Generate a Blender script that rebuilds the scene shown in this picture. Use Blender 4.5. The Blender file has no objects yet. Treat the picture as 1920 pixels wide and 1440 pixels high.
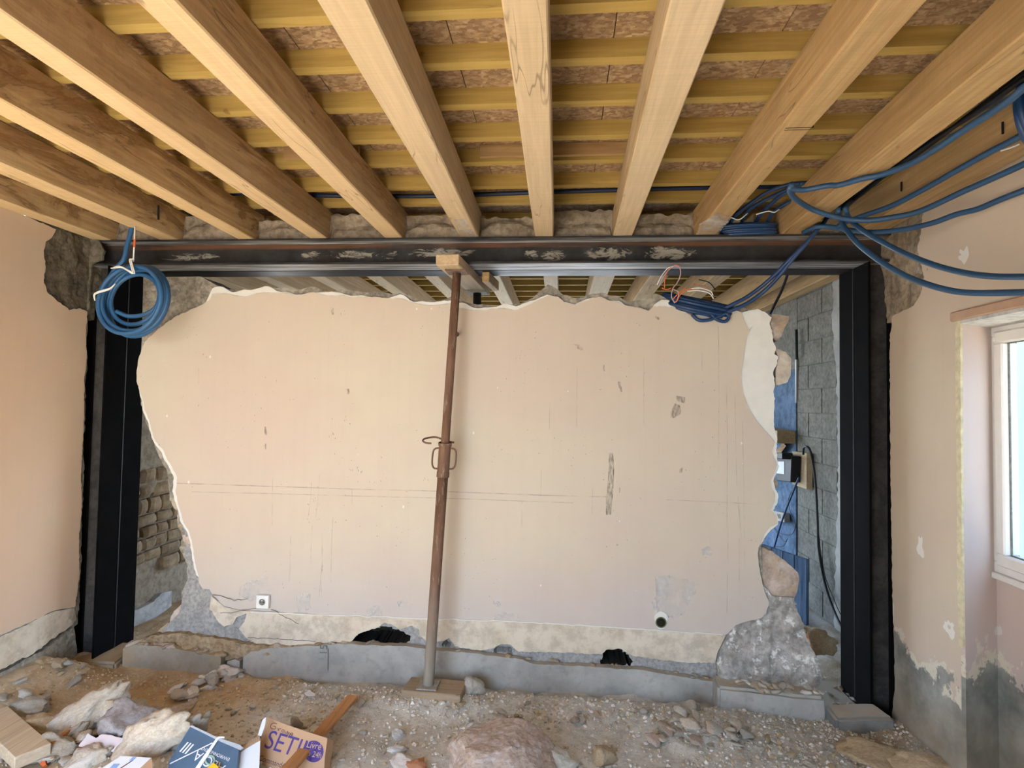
import bpy, bmesh, math, random
import numpy as np
from mathutils import Vector, Matrix, noise as mnoise
from mathutils.geometry import delaunay_2d_cdt

SC = bpy.context.scene
COL = SC.collection
PI = math.pi
R = math.radians
rng = random.Random(7)

# ------------------------------------------------------------------ camera
F = 1068.03
YAW, PITCH, ROLL, EYE = 0.0859293, 0.0354044, 0.0163331, 1.6
def cam_axes():
    cy, sy = math.cos(YAW), math.sin(YAW); cp, sp = math.cos(PITCH), math.sin(PITCH)
    cr, sr = math.cos(ROLL), math.sin(ROLL)
    f = np.array([-sy*cp, cy*cp, sp]); r0 = np.array([cy, sy, 0.0]); u0 = np.cross(r0, f)
    return np.array([cr*r0 + sr*u0, -sr*r0 + cr*u0, f])
AX = cam_axes()
CAMP = np.array([0.0, 0.0, EYE])
cd = bpy.data.cameras.new('camera'); cam = bpy.data.objects.new('camera', cd); COL.objects.link(cam)
cd.sensor_width = 36.0; cd.lens = F*36.0/1920.0; cd.clip_start = 0.05; cd.clip_end = 200
m = Matrix.Identity(4)
for i in range(3):
    m[i][0], m[i][1], m[i][2] = AX[0][i], AX[1][i], -AX[2][i]
m[0][3], m[1][3], m[2][3] = 0.0, 0.0, EYE
cam.matrix_world = m
SC.camera = cam

# ------------------------------------------------------------------ light
SC.view_settings.view_transform = 'Standard'
SC.view_settings.look = 'None'
SC.view_settings.gamma = 1.0
SC.view_settings.use_curve_mapping = False
SC.view_settings.exposure = 0.26
SC.cycles.use_denoising = True
SC.cycles.max_bounces = 7
SC.cycles.diffuse_bounces = 4
SC.cycles.glossy_bounces = 3
SC.cycles.transparent_max_bounces = 10
SC.cycles.sample_clamp_indirect = 12.0

SKY_STRENGTH = 11.5
SUN_STRENGTH = 37.0
w = bpy.data.worlds.new('sky'); SC.world = w; w.use_nodes = True
wn = w.node_tree; wn.nodes.clear()
wo = wn.nodes.new('ShaderNodeOutputWorld'); wb = wn.nodes.new('ShaderNodeBackground')
wt = wn.nodes.new('ShaderNodeTexCoord'); ws = wn.nodes.new('ShaderNodeSeparateXYZ'); wr = wn.nodes.new('ShaderNodeValToRGB')
wn.links.new(wt.outputs['Generated'], ws.inputs[0]); wn.links.new(ws.outputs['Z'], wr.inputs[0])
wr.color_ramp.elements[0].position = 0.0; wr.color_ramp.elements[0].color = (0.70, 0.86, 1.0, 1)
wr.color_ramp.elements[1].position = 0.7; wr.color_ramp.elements[1].color = (0.30, 0.52, 1.0, 1)
wn.links.new(wr.outputs[0], wb.inputs[0]); wb.inputs[1].default_value = SKY_STRENGTH
wn.links.new(wb.outputs[0], wo.inputs[0])

sd = bpy.data.lights.new('sun', 'SUN'); sun = bpy.data.objects.new('sun', sd); COL.objects.link(sun)
sd.energy = SUN_STRENGTH; sd.color = (1.0, 0.87, 0.64); sd.angle = R(0.6)
SUN_DIR = Vector((-0.03, 0.81, -0.588)).normalized()          # in through the opening behind the camera
sun.rotation_euler = SUN_DIR.to_track_quat('-Z', 'Y').to_euler()
sun.location = (-1, -6, 6)

def portal(name, loc, size, direction):
    d = bpy.data.lights.new(name, 'AREA'); d.shape = 'RECTANGLE'; d.size, d.size_y = size
    d.cycles.is_portal = True
    o = bpy.data.objects.new(name, d); COL.objects.link(o); o.location = loc
    o.rotation_euler = Vector(direction).to_track_quat('-Z', 'Y').to_euler()
portal('portal_garden_opening', (-1.55, -1.12, 1.10), (2.3, 2.3), (0, 1, 0))
portal('portal_window', (2.16, 2.1, 1.43), (1.5, 1.15), (-1, 0, 0))
portal('portal_rear_window', (-3.3, 6.0, 1.3), (1.6, 1.9), (1, 0, 0))
portal('portal_added_opening', (-0.3, 7.75, 1.2), (2.6, 2.2), (0, -1, 0))  # for the opening added in the far wall to light the rear room

# ------------------------------------------------------------------ unprojection onto real planes
def ray(x, y):
    return AX.T @ np.array([(x-960)/F, -(y-720)/F, 1.0])
def onY(x, y, Y): d = ray(x, y); return Vector(CAMP + d*(Y/d[1]))
def onX(x, y, X): d = ray(x, y); return Vector(CAMP + d*(X/d[0]))
def onZ(x, y, Z): d = ray(x, y); return Vector(CAMP + d*((Z-EYE)/d[2]))
def onP(x, y, p, n):
    d = Vector(ray(x, y)); c = Vector(CAMP); return c + d*((p-c).dot(n)/d.dot(n))

# ------------------------------------------------------------------ node helper
class G:
    def __init__(self, name):
        self.m = bpy.data.materials.new(name); self.m.use_nodes = True
        self.t = self.m.node_tree; self.t.nodes.clear()
        self.out = self.t.nodes.new('ShaderNodeOutputMaterial')
        self.b = self.t.nodes.new('ShaderNodeBsdfPrincipled')
        self.t.links.new(self.b.outputs[0], self.out.inputs[0])
        self._o = None
    def n(self, k): return self.t.nodes.new(k)
    def set(self, s, v):
        if isinstance(v, bpy.types.NodeSocket): self.t.links.new(v, s)
        elif isinstance(v, (tuple, list)) and len(v) == 3 and s.type == 'RGBA': s.default_value = (*v, 1)
        else: s.default_value = v
    def pos(self):
        if not self._o: self._o = self.n('ShaderNodeTexCoord')
        return self._o.outputs['Object']
    def wpos(self):
        return self.n('ShaderNodeNewGeometry').outputs['Position']
    def nrm(self): return self.n('ShaderNodeNewGeometry').outputs['Normal']
    def rnd(self): return self.n('ShaderNodeObjectInfo').outputs['Random']
    def mp(self, v, scale=(1,1,1), loc=(0,0,0), rot=(0,0,0)):
        k = self.n('ShaderNodeMapping'); self.set(k.inputs[0], v); k.inputs['Scale'].default_value = scale
        k.inputs['Rotation'].default_value = rot
        self.set(k.inputs['Location'], loc); return k.outputs[0]
    def noise(self, v, s, d=4, r=0.55, dist=0.0):
        k = self.n('ShaderNodeTexNoise'); self.set(k.inputs['Vector'], v); k.inputs['Scale'].default_value = s
        k.inputs['Detail'].default_value = d; k.inputs['Roughness'].default_value = r; k.inputs['Distortion'].default_value = dist
        return k.outputs['Fac']
    def vor(self, v, s, feat='F1', out='Distance', rand=1.0):
        k = self.n('ShaderNodeTexVoronoi'); k.feature = feat; self.set(k.inputs['Vector'], v); k.inputs['Scale'].default_value = s
        k.inputs['Randomness'].default_value = rand
        return k.outputs[out]
    def ramp(self, f, stops, interp='LINEAR'):
        k = self.n('ShaderNodeValToRGB'); self.set(k.inputs[0], f); e = k.color_ramp.elements; k.color_ramp.interpolation = interp
        while len(e) < len(stops): e.new(0.5)
        for q, (p, c) in zip(e, stops):
            q.position = p; q.color = (c, c, c, 1) if isinstance(c, (int, float)) else (*c, 1)
        return k.outputs[0]
    def mix(self, f, a, b, mode='MIX'):
        k = self.n('ShaderNodeMix'); k.data_type = 'RGBA'; k.blend_type = mode
        self.set(k.inputs[0], f); self.set(k.inputs[6], a); self.set(k.inputs[7], b); return k.outputs[2]
    def ma(self, op, a, b=0.0, c=None, clamp=False):
        k = self.n('ShaderNodeMath'); k.operation = op; k.use_clamp = clamp
        self.set(k.inputs[0], a); self.set(k.inputs[1], b)
        if c is not None: self.set(k.inputs[2], c)
        return k.outputs[0]
    def sep(self, v):
        k = self.n('ShaderNodeSeparateXYZ'); self.set(k.inputs[0], v); return k.outputs
    def sstep(self, v, a, b):
        k = self.n('ShaderNodeMapRange'); k.interpolation_type = 'SMOOTHSTEP'; self.set(k.inputs[0], v)
        k.inputs[1].default_value = a; k.inputs[2].default_value = b; return k.outputs[0]
    def bump(self, h, st=0.3, dist=0.01, nrm=None):
        k = self.n('ShaderNodeBump'); k.inputs['Strength'].default_value = st; k.inputs['Distance'].default_value = dist
        self.set(k.inputs['Height'], h)
        if nrm is not None: self.set(k.inputs['Normal'], nrm)
        return k.outputs[0]
    def done(self, col, rough=0.85, bump=None, metal=0.0, spec=0.35, alpha=None):
        self.set(self.b.inputs['Base Color'], col); self.set(self.b.inputs['Roughness'], rough)
        self.set(self.b.inputs['Metallic'], metal); self.set(self.b.inputs['Specular IOR Level'], spec)
        if bump is not None: self.set(self.b.inputs['Normal'], bump)
        if alpha is not None: self.set(self.b.inputs['Alpha'], alpha)
        return self.m
def rv(g):          # per-object offset vector so copies of a material differ
    k = g.n('ShaderNodeCombineXYZ'); r = g.rnd()
    g.set(k.inputs[0], g.ma('MULTIPLY', r, 37.0)); g.set(k.inputs[1], g.ma('MULTIPLY', r, 91.0)); g.set(k.inputs[2], g.ma('MULTIPLY', r, 13.0))
    return k.outputs[0]

# ------------------------------------------------------------------ materials
def m_plain(name, col, rough=0.8, metal=0.0, spec=0.35, var=0.12, scale=20, bump=0.15):
    g = G(name); n = g.noise(g.pos(), scale, 5, 0.6)
    c = g.mix(g.ramp(n, [(0.3, 0.0), (0.7, 1.0)]), tuple(max(0, v*(1-var)) for v in col), tuple(min(1, v*(1+var)) for v in col))
    return g.done(c, rough, g.bump(n, bump, 0.002) if bump else None, metal, spec)

def m_plaster(name, pink=(0.59, 0.495, 0.41), cream=(0.61, 0.54, 0.43), speck=1.0, lowgrey=None, axis='x', flakes=0.0, lav=(0.535, 0.495, 0.50)):
    g = G(name); p = g.wpos(); s = g.sep(p)
    c = g.mix(g.ramp(g.noise(p, 1.1, 4, 0.55), [(0.38, 0.0), (0.62, 1.0)]), pink, cream)
    hz = g.ramp(g.ma('ADD', s['Z'], g.ma('MULTIPLY', g.noise(p, 2.0, 3), 0.5)), [(0.55, 1.0), (1.55, 0.0)])
    c = g.mix(g.ma('MULTIPLY', hz, 0.55), c, lav)  # blends to lav low down, painting in the cool skylight on the wall
    st = g.noise(g.mp(p, (30, 30, 0.7)), 1.0, 3, 0.6)
    c = g.mix(g.ma('MULTIPLY', g.ramp(st, [(0.45, 0.0), (0.75, 1.0)]), 0.08), c, (0.45, 0.37, 0.31))
    fn = g.noise(p, 6, 6, 0.65)
    c = g.mix(g.ma('MULTIPLY', g.ramp(fn, [(0.35, 1.0), (0.55, 0.0)]), 0.10), c, (0.5, 0.42, 0.36))
    if speck:
        d = g.vor(p, 26.0); sz = g.vor(p, 26.0, out='Color')
        thr = g.ma('MULTIPLY', g.ramp(g.sep(sz)['X'] if False else g.noise(p, 5, 3), [(0.45, 0.0), (0.75, 1.0)]), 0.16*speck)
        k = g.ma('LESS_THAN', d, thr)
        c = g.mix(g.ma('MULTIPLY', k, 0.6), c, (0.28, 0.23, 0.20))
        d2 = g.vor(g.mp(p, (1, 1, 0.6), (3, 7, 1)), 11.0)
        k2 = g.ma('LESS_THAN', d2, g.ma('MULTIPLY', g.ramp(g.noise(p, 3.3, 2), [(0.5, 0.0), (0.7, 1.0)]), 0.10*speck))
        c = g.mix(g.ma('MULTIPLY', k2, 0.8), c, (0.80, 0.77, 0.72))
    if flakes:
        fz = g.ramp(s['Z'], [(0.3, 1.0), (0.9, 0.5), (1.25, 0.0)])
        fm = g.ma('GREATER_THAN', g.ma('ADD', g.noise(g.mp(p, (1, 1, 0.65)), 7.5, 3, 0.5), g.ma('MULTIPLY', fz, 0.13)), 0.735)
        c = g.mix(g.ma('MULTIPLY', fm, flakes), c, (0.74, 0.72, 0.66))
    if lowgrey is not None:
        e = g.ma('ADD', s['Z'], g.ma('MULTIPLY', g.ma('SUBTRACT', g.noise(p, 2.9, 6, 0.66), 0.5), 1.15))
        wm = g.ma('MULTIPLY', g.ramp(e, [(max(0.0, lowgrey+0.06), 1.0), (lowgrey+0.085, 0.0)]), g.ma('GREATER_THAN', g.noise(p, 6, 4, 0.6), 0.47))
        c = g.mix(wm, c, (0.66, 0.61, 0.50))
        gm = g.ramp(e, [(max(0.0, lowgrey-0.012), 1.0), (lowgrey+0.012, 0.0)])
        gc = g.mix(g.ramp(g.noise(p, 5, 6, 0.65), [(0.35, 0.0), (0.65, 1.0)]), (0.16, 0.165, 0.15), (0.36, 0.36, 0.325))
        lo = g.ramp(g.ma('ADD', s['Z'], g.ma('MULTIPLY', g.noise(p, 4, 4), 0.25)), [(0.12, 1.0), (0.42, 0.0)])
        gc = g.mix(g.ma('MULTIPLY', lo, 0.5), gc, (0.33, 0.24, 0.14))
        c = g.mix(gm, c, gc)
    bm_ = g.bump(g.noise(p, 55, 4, 0.6), 0.12, 0.002, g.bump(fn, 0.08, 0.01))
    return g.done(c, 0.75, bm_, spec=0.25)

def m_wood(name, light, dark, stain=0.0, axis=1, pale_bottom=0.35, cracks=1.0, rough=0.75, saw=0.5):
    """timber with its grain along local `axis`"""
    g = G(name); p0 = g.pos(); r = rv(g)
    k = g.n('ShaderNodeVectorMath'); k.operation = 'ADD'; g.set(k.inputs[0], p0); g.set(k.inputs[1], r); p = k.outputs[0]
    sc = [9.0, 9.0, 9.0]; sc[axis] = 0.55
    gr = g.noise(g.mp(p, tuple(sc)), 2.4, 7, 0.66, 1.6)
    c = g.mix(g.ramp(gr, [(0.32, 0.0), (0.66, 1.0)]), dark, light)
    sc2 = [60.0]*3; sc2[axis] = 2.0
    fine = g.noise(g.mp(p, tuple(sc2)), 1.0, 3, 0.6)
    c = g.mix(g.ma('MULTIPLY', g.ramp(fine, [(0.38, 1.0), (0.6, 0.0)]), 0.34), c, tuple(v*0.55 for v in dark))
    big = g.noise(p, 1.7, 4, 0.6)
    c = g.mix(g.ma('MULTIPLY', g.ramp(big, [(0.4, 1.0), (0.62, 0.0)]), 0.35), c, tuple(v*0.8 for v in dark))
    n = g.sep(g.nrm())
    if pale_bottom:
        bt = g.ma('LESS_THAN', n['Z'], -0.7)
        c = g.mix(g.ma('MULTIPLY', bt, pale_bottom), c, tuple(min(1, v*1.08) for v in (light[0], light[1]*1.03, light[2]*1.10)))  # undersides mixed paler, painting in the light from below
    # saw marks across the grain
    s3 = [3.0]*3; s3[axis] = 170.0
    sm = g.noise(g.mp(p, tuple(s3)), 1.0, 2, 0.5)
    c = g.mix(g.ma('MULTIPLY', g.ramp(sm, [(0.42, 1.0), (0.58, 0.0)]), 0.20*saw), c, tuple(v*0.6 for v in dark))
    if stain:
        sd_ = g.ma('GREATER_THAN', g.ma('ABSOLUTE', n['X']), 0.6)
        sn = g.ma('ADD', g.noise(g.mp(p, (3.0, 1.5, 6.0)), 1.0, 7, 0.66, 0.8), g.ma('MULTIPLY', g.ma('SUBTRACT', g.sep(p0)['Z'], 0.035), 1.5))
        sm_ = g.ramp(sn, [(0.38, 0.0), (0.52, 0.75), (0.56, 1.0), (0.60, 0.6), (0.8, 0.85)])
        sf = g.ma('MULTIPLY', g.ma('MULTIPLY', sd_, sm_), stain)
        c = g.mix(sf, c, (0.22, 0.105, 0.038))
        ring = g.ramp(sn, [(0.455, 0.0), (0.475, 1.0), (0.495, 0.0)])
        c = g.mix(g.ma('MULTIPLY', g.ma('MULTIPLY', sd_, ring), 0.6*stain), c, (0.12, 0.06, 0.025))
    if cracks:
        s4 = [14.0]*3; s4[axis] = 1.3
        cr = g.noise(g.mp(p, tuple(s4), (5, 2, 9)), 1.0, 2, 0.4)
        cm = g.ramp(cr, [(0.490, 0.0), (0.4985, 1.0), (0.507, 0.0)])
        cm = g.ma('MULTIPLY', cm, g.ramp(g.noise(p, 2.3, 3), [(0.48, 0.0), (0.58, 1.0)]))
        c = g.mix(g.ma('MULTIPLY', cm, 0.7*cracks), c, (0.10, 0.055, 0.025))
        kn = g.vor(g.mp(p, (2.6, 1.5, 2.6)), 1.6)
        km = g.ramp(kn, [(0.035, 1.0), (0.06, 0.0)])
        c = g.mix(g.ma('MULTIPLY', km, 0.55), c, (0.16, 0.085, 0.035))
    h = g.ma('ADD', g.ma('MULTIPLY', fine, 0.6), g.ma('MULTIPLY', gr, 0.5))
    return g.done(c, rough, g.bump(h, 0.25, 0.003), spec=0.25)

def m_osb():
    g = G('flake board'); p0 = g.pos(); r = rv(g)
    k = g.n('ShaderNodeVectorMath'); k.operation = 'ADD'; g.set(k.inputs[0], p0); g.set(k.inputs[1], r); p = k.outputs[0]
    w_ = g.noise(p, 7.0, 3, 0.5, 1.5)
    v = g.vor(g.mp(p, (55, 90, 60), (0, 0, 0), (0, 0, 0.5)), 1.0, out='Color')
    vs = g.sep(v)
    c = g.ramp(vs['X'], [(0.0, (0.28, 0.165, 0.085)), (0.5, (0.43, 0.285, 0.155)), (1.0, (0.57, 0.41, 0.25))])
    n2 = g.noise(p, 30, 6, 0.7, 1.0)
    c = g.mix(g.ma('MULTIPLY', g.ramp(n2, [(0.5, 0.0), (0.66, 1.0)]), 0.75), c, (0.15, 0.085, 0.045))
    c = g.mix(g.ma('MULTIPLY', g.ramp(w_, [(0.42, 0.0), (0.6, 1.0)]), 0.4), c, (0.24, 0.14, 0.08))
    return g.done(c, 0.7, g.bump(g.ma('ADD', vs['Y'], n2), 0.25, 0.003))

def m_steel(name, rust=0.4, smear_x=(), z_rust=None):
    g = G(name); p = g.wpos(); s = g.sep(p)
    n1 = g.noise(p, 6, 6, 0.65); n2 = g.noise(g.mp(p, (1.2, 6, 60)), 1.0, 4, 0.6)
    c = g.mix(g.ramp(n1, [(0.35, 0.0), (0.7, 1.0)]), *(((0.020, 0.0205, 0.021), (0.058, 0.059, 0.060)) if z_rust else ((0.007, 0.0065, 0.0065), (0.020, 0.019, 0.019))))
    rr = g.ramp(g.noise(p, 2.6, 6, 0.7), [(0.42, 0.0), (0.7, 1.0)])
    c = g.mix(g.ma('MULTIPLY', rr, rust), c, (0.038, 0.020, 0.012))
    rough = g.ramp(n2, [(0.3, 0.42), (0.7, 0.62)])
    if z_rust:
        zb = g.ma('MULTIPLY', g.sstep(s['Z'], z_rust[0], z_rust[0]+0.012), g.ma('SUBTRACT', 1.0, g.sstep(s['Z'], z_rust[1]-0.012, z_rust[1])))
        zb = g.ma('MULTIPLY', zb, g.ramp(g.noise(g.mp(p, (2.5, 1, 30)), 1.0, 4), [(0.35, 0.2), (0.6, 1.0)]))
        c = g.mix(g.ma('MULTIPLY', zb, 0.8), c, (0.17, 0.075, 0.035))
        # scuffed bright streaks on the underside flange
        dn = g.ma('LESS_THAN', g.sep(g.nrm())['Z'], -0.7)
        sk = g.ramp(g.noise(g.mp(p, (1.6, 30, 3)), 1.0, 5, 0.6), [(0.40, 0.15), (0.56, 1.0)])
        c = g.mix(g.ma('MULTIPLY', g.ma('MULTIPLY', dn, sk), 0.8), c, (0.46, 0.46, 0.46))
    if smear_x:
        acc = None
        for (x0, hw, z0, hz, amt) in smear_x:
            dx = g.ma('DIVIDE', g.ma('SUBTRACT', s['X'], x0), hw); dz = g.ma('DIVIDE', g.ma('SUBTRACT', s['Z'], z0), hz)
            d = g.ma('ADD', g.ma('MULTIPLY', dx, dx), g.ma('MULTIPLY', dz, dz))
            v = g.ma('MULTIPLY', g.ma('SUBTRACT', 1.0, d, clamp=True), amt)
            acc = v if acc is None else g.ma('MAXIMUM', acc, v)
        sn = g.noise(g.mp(p, (9, 9, 26), (0, 0, 0), (0, 0.4, 0)), 1.0, 6, 0.7, 2.0)
        mk = g.ramp(g.ma('ADD', g.ma('MULTIPLY', acc, 0.22), sn), [(0.60, 0.0), (0.72, 1.0)])
        mk = g.ma('MULTIPLY', mk, g.ramp(acc, [(0.02, 0.0), (0.12, 1.0)]))
        c = g.mix(mk, c, (0.33, 0.31, 0.26))
        rough = g.mix(mk, rough, (0.9, 0.9, 0.9))
    return g.done(c, rough, g.bump(n1, 0.12, 0.002), metal=0.0, spec=0.14)

def m_rubble(name, a, b, spot=(0.72, 0.70, 0.66), spots=0.3, scale=9, tint=None, bumpd=0.012):
    g = G(name); p0 = g.wpos(); p = p0
    n = g.noise(p, scale, 8, 0.7); n2 = g.noise(p, scale*4, 5, 0.7)
    c = g.mix(g.ramp(n, [(0.32, 0.0), (0.68, 1.0)]), a, b)
    c = g.mix(g.ma('MULTIPLY', g.ramp(n2, [(0.40, 1.0), (0.55, 0.0)]), 0.4), c, tuple(v*0.5 for v in a))
    if spots:
        q = g.ramp(g.noise(p, scale*2.6, 7, 0.7), [(0.56, 0.0), (0.63, 1.0)])
        c = g.mix(g.ma('MULTIPLY', q, spots), c, spot)
    if tint:
        c = g.mix(g.ramp(g.noise(p, 2.0, 3), [(0.45, 0.0), (0.62, 0.8)]), c, tint)
    return g.done(c, 0.9, g.bump(g.ma('ADD', n, g.ma('MULTIPLY', n2, 0.4)), 0.6, bumpd), spec=0.2)

def m_stone(name, a, b, c3=None, rough=0.9):
    g = G(name); p0 = g.pos(); r = rv(g)
    k = g.n('ShaderNodeVectorMath'); k.operation = 'ADD'; g.set(k.inputs[0], p0); g.set(k.inputs[1], r); p = k.outputs[0]
    n = g.noise(p, 11, 9, 0.74); n2 = g.noise(p, 60, 4, 0.6)
    c = g.mix(g.ramp(n, [(0.38, 0.0), (0.62, 1.0)]), a, b)
    if c3: c = g.mix(g.ramp(g.noise(p, 5, 5, 0.6, 0.8), [(0.52, 0.0), (0.64, 0.85)]), c, c3)
    br = g.ramp(g.rnd(), [(0.0, 0.8), (1.0, 1.1)])
    c = g.mix(1.0, c, br, 'MULTIPLY')
    return g.done(c, rough, g.bump(g.ma('ADD', n, g.ma('MULTIPLY', n2, 0.4)), 0.5, 0.008), spec=0.2)

def m_floor():
    g = G('dusty rubble dirt'); p = g.wpos(); s = g.sep(p)
    n = g.noise(p, 3.0, 8, 0.65); n2 = g.noise(p, 38, 6, 0.7); n3 = g.noise(p, 0.9, 4, 0.6)
    grey = g.mix(g.ramp(n, [(0.3, 0.0), (0.7, 1.0)]), (0.49, 0.46, 0.40), (0.68, 0.65, 0.59))
    tan = g.mix(g.ramp(n, [(0.3, 0.0), (0.7, 1.0)]), (0.46, 0.345, 0.215), (0.63, 0.505, 0.345))
    e = g.ma('ADD', g.ma('SUBTRACT', g.ma('MULTIPLY', s['X'], 0.9), g.ma('MULTIPLY', s['Y'], 0.55)), g.ma('MULTIPLY', g.ma('SUBTRACT', g.noise(p, 2.2, 5, 0.6), 0.5), 0.9))
    tm = g.ramp(g.ma('ADD', g.ma('MULTIPLY', e, 0.25), 0.5), [(-0.03 + 0.0, 1.0), (0.0, 1.0), (0.13, 0.0)]) if False else g.sstep(e, -2.85, -3.35)
    c = g.mix(tm, grey, tan)
    or_ = g.ma('MULTIPLY', g.ma('MULTIPLY', g.sstep(s['Y'], 2.85, 3.1), g.sstep(s['X'], -1.45, -1.75)), g.ramp(g.noise(p, 3.5, 4), [(0.4, 0.0), (0.6, 1.0)]))
    c = g.mix(g.ma('MULTIPLY', or_, 0.6), c, (0.44, 0.25, 0.10))
    rt = g.ma('MULTIPLY', g.sstep(s['X'], 0.9, 1.6), g.ramp(g.noise(p, 2.4, 4), [(0.35, 0.0), (0.6, 0.8)]))
    c = g.mix(rt, c, (0.36, 0.265, 0.165))
    c = g.mix(g.ma('MULTIPLY', g.ramp(n2, [(0.38, 1.0), (0.52, 0.0)]), 0.32), c, (0.24, 0.195, 0.14))
    lt = g.ma('GREATER_THAN', g.noise(p, 46, 2, 0.5), 0.665)
    c = g.mix(g.ma('MULTIPLY', lt, 0.55), c, (0.68, 0.64, 0.58))
    return g.done(c, 0.95, g.bump(g.ma('ADD', n, n2), 0.55, 0.012), spec=0.15)

def m_concrete(name, a=(0.27, 0.285, 0.28), b=(0.42, 0.435, 0.42), dirt=(0.46, 0.40, 0.32), dirtamt=0.4):
    g = G(name); p = g.wpos()
    n = g.noise(p, 4.5, 7, 0.62); n2 = g.noise(p, 45, 4, 0.6)
    c = g.mix(g.ramp(n, [(0.33, 0.0), (0.68, 1.0)]), a, b)
    c = g.mix(g.ma('MULTIPLY', g.ramp(g.noise(p, 20, 5, 0.7), [(0.52, 0.0), (0.68, 1.0)]), 0.35), c, tuple(v*0.6 for v in a))
    up = g.ma('GREATER_THAN', g.sep(g.nrm())['Z'], 0.5)
    dm = g.ma('MAXIMUM', g.ma('MULTIPLY', up, 0.9), g.ramp(g.noise(p, 2.4, 5, 0.6), [(0.55, 0.0), (0.72, dirtamt)]))
    c = g.mix(dm, c, dirt)
    return g.done(c, 0.85, g.bump(g.ma('ADD', n, g.ma('MULTIPLY', n2, 0.5)), 0.45, 0.008), spec=0.2)

def m_alpha(name, col, scale=(20, 20, 6), lo=0.45, hi=0.6, amt=0.8):
    g = G(name); n = g.noise(g.mp(g.wpos(), scale), 1.0, 5, 0.65)
    m_ = g.done(col, 0.9, spec=0.1, alpha=g.ramp(n, [(lo, 0.0), (hi, amt)])); return m_

M = {}
M['plaster'] = m_plaster('old pink plaster')
M['plaster_l'] = m_plaster('warm pink plaster', pink=(0.64, 0.47, 0.34), cream=(0.66, 0.51, 0.37), speck=0.5, lav=(0.60, 0.45, 0.34))
M['plaster_r'] = m_plaster('peeling beige plaster', pink=(0.56, 0.455, 0.35), cream=(0.60, 0.51, 0.385), lav=(0.56, 0.46, 0.40), lowgrey=0.34, flakes=0.9, speck=0.6)
M['plaster_n'] = m_plaster('dusky pink plaster', pink=(0.60, 0.47, 0.41), cream=(0.60, 0.49, 0.43), lowgrey=0.46, flakes=0.5, speck=0.4)
M['hole'] = m_plain('painted hole shade', (0.018, 0.014, 0.010), 0.95, var=0.4, scale=30)  # near-black colour standing in for the shade deep inside the holes
M['crack'] = m_plain('dusty crack', (0.16, 0.13, 0.11), 0.9, bump=0.0)
M['gypsum'] = m_plain('white gypsum', (0.74, 0.73, 0.68), 0.85, var=0.06, scale=9)
M['skirt'] = m_rubble('cream painted skirting render', (0.60, 0.52, 0.40), (0.70, 0.635, 0.53), spot=(0.5, 0.38, 0.22), spots=0.18, scale=2.6, bumpd=0.003)
M['core'] = m_rubble('grey mortar and rubble', (0.22, 0.20, 0.165), (0.44, 0.40, 0.33), spots=0.3)
M['cement'] = m_rubble('grey cement render', (0.29, 0.285, 0.275), (0.42, 0.415, 0.40), spots=0.12, scale=12, bumpd=0.005)
M['rubble'] = m_rubble('crumbling mortar', (0.29, 0.275, 0.255), (0.50, 0.48, 0.45), spot=(0.74, 0.73, 0.70), spots=1.0, scale=6.5)
M['dirt'] = m_rubble('sandy dirt', (0.28, 0.19, 0.10), (0.48, 0.37, 0.24), spots=0.15, scale=10)
M['mortar'] = m_rubble('smeared mortar', (0.21, 0.165, 0.115), (0.42, 0.35, 0.26), spots=0.0, scale=6, bumpd=0.006)
M['darkmortar'] = m_rubble('dark damp mortar', (0.09, 0.078, 0.058), (0.23, 0.20, 0.15), spots=0.0, scale=7, bumpd=0.01)
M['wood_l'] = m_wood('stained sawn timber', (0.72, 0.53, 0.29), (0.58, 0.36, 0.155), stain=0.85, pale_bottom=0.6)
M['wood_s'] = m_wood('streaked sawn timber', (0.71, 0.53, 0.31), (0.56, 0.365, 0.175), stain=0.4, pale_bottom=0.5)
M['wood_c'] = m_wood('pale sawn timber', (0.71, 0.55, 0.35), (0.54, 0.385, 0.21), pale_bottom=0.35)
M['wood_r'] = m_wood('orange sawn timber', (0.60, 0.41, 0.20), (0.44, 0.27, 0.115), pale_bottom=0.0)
M['batten'] = m_wood('yellow treated batten', (0.53, 0.37, 0.11), (0.42, 0.265, 0.07), axis=0, pale_bottom=0.35, cracks=0.4, saw=0.2)
M['batten_b'] = m_wood('brown softwood batten', (0.46, 0.29, 0.13), (0.35, 0.20, 0.085), axis=0, pale_bottom=0.3, cracks=0.4, saw=0.2)
M['offcut'] = m_wood('pale timber offcut', (0.66, 0.52, 0.34), (0.52, 0.37, 0.21), pale_bottom=0.2, cracks=0.5)
M['offcut_pale'] = m_wood('bleached timber', (0.78, 0.69, 0.54), (0.62, 0.50, 0.35), pale_bottom=0.0, cracks=0.3, saw=0.1)
M['lath'] = m_wood('orange wooden lath', (0.62, 0.33, 0.14), (0.42, 0.19, 0.07), pale_bottom=0.0, cracks=0.6)
M['osb'] = m_osb()
SMEAR = [(-2.33, 0.22, 2.492, 0.03, 0.9), (-1.55, 0.07, 2.50, 0.03, 0.8), (-1.28, 0.20, 2.505, 0.035, 0.95), (-1.05, 0.08, 2.50, 0.03, 0.6), (-0.72, 0.24, 2.51, 0.035, 1.0),
         (-0.18, 0.07, 2.50, 0.04, 0.85), (-0.06, 0.10, 2.495, 0.045, 0.9), (0.26, 0.16, 2.50, 0.045, 1.0), (0.62, 0.17, 2.50, 0.05, 1.0)]
M['steel_beam'] = m_steel('mill scale beam steel', 0.35, SMEAR, (2.535, 2.572))
M['steel'] = m_steel('dark rusty steel', 0.5)
M['steel_web'] = m_rubble('brown grey mill scale', (0.032, 0.029, 0.027), (0.07, 0.062, 0.056), spots=0.0, scale=5, bumpd=0.001)
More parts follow.
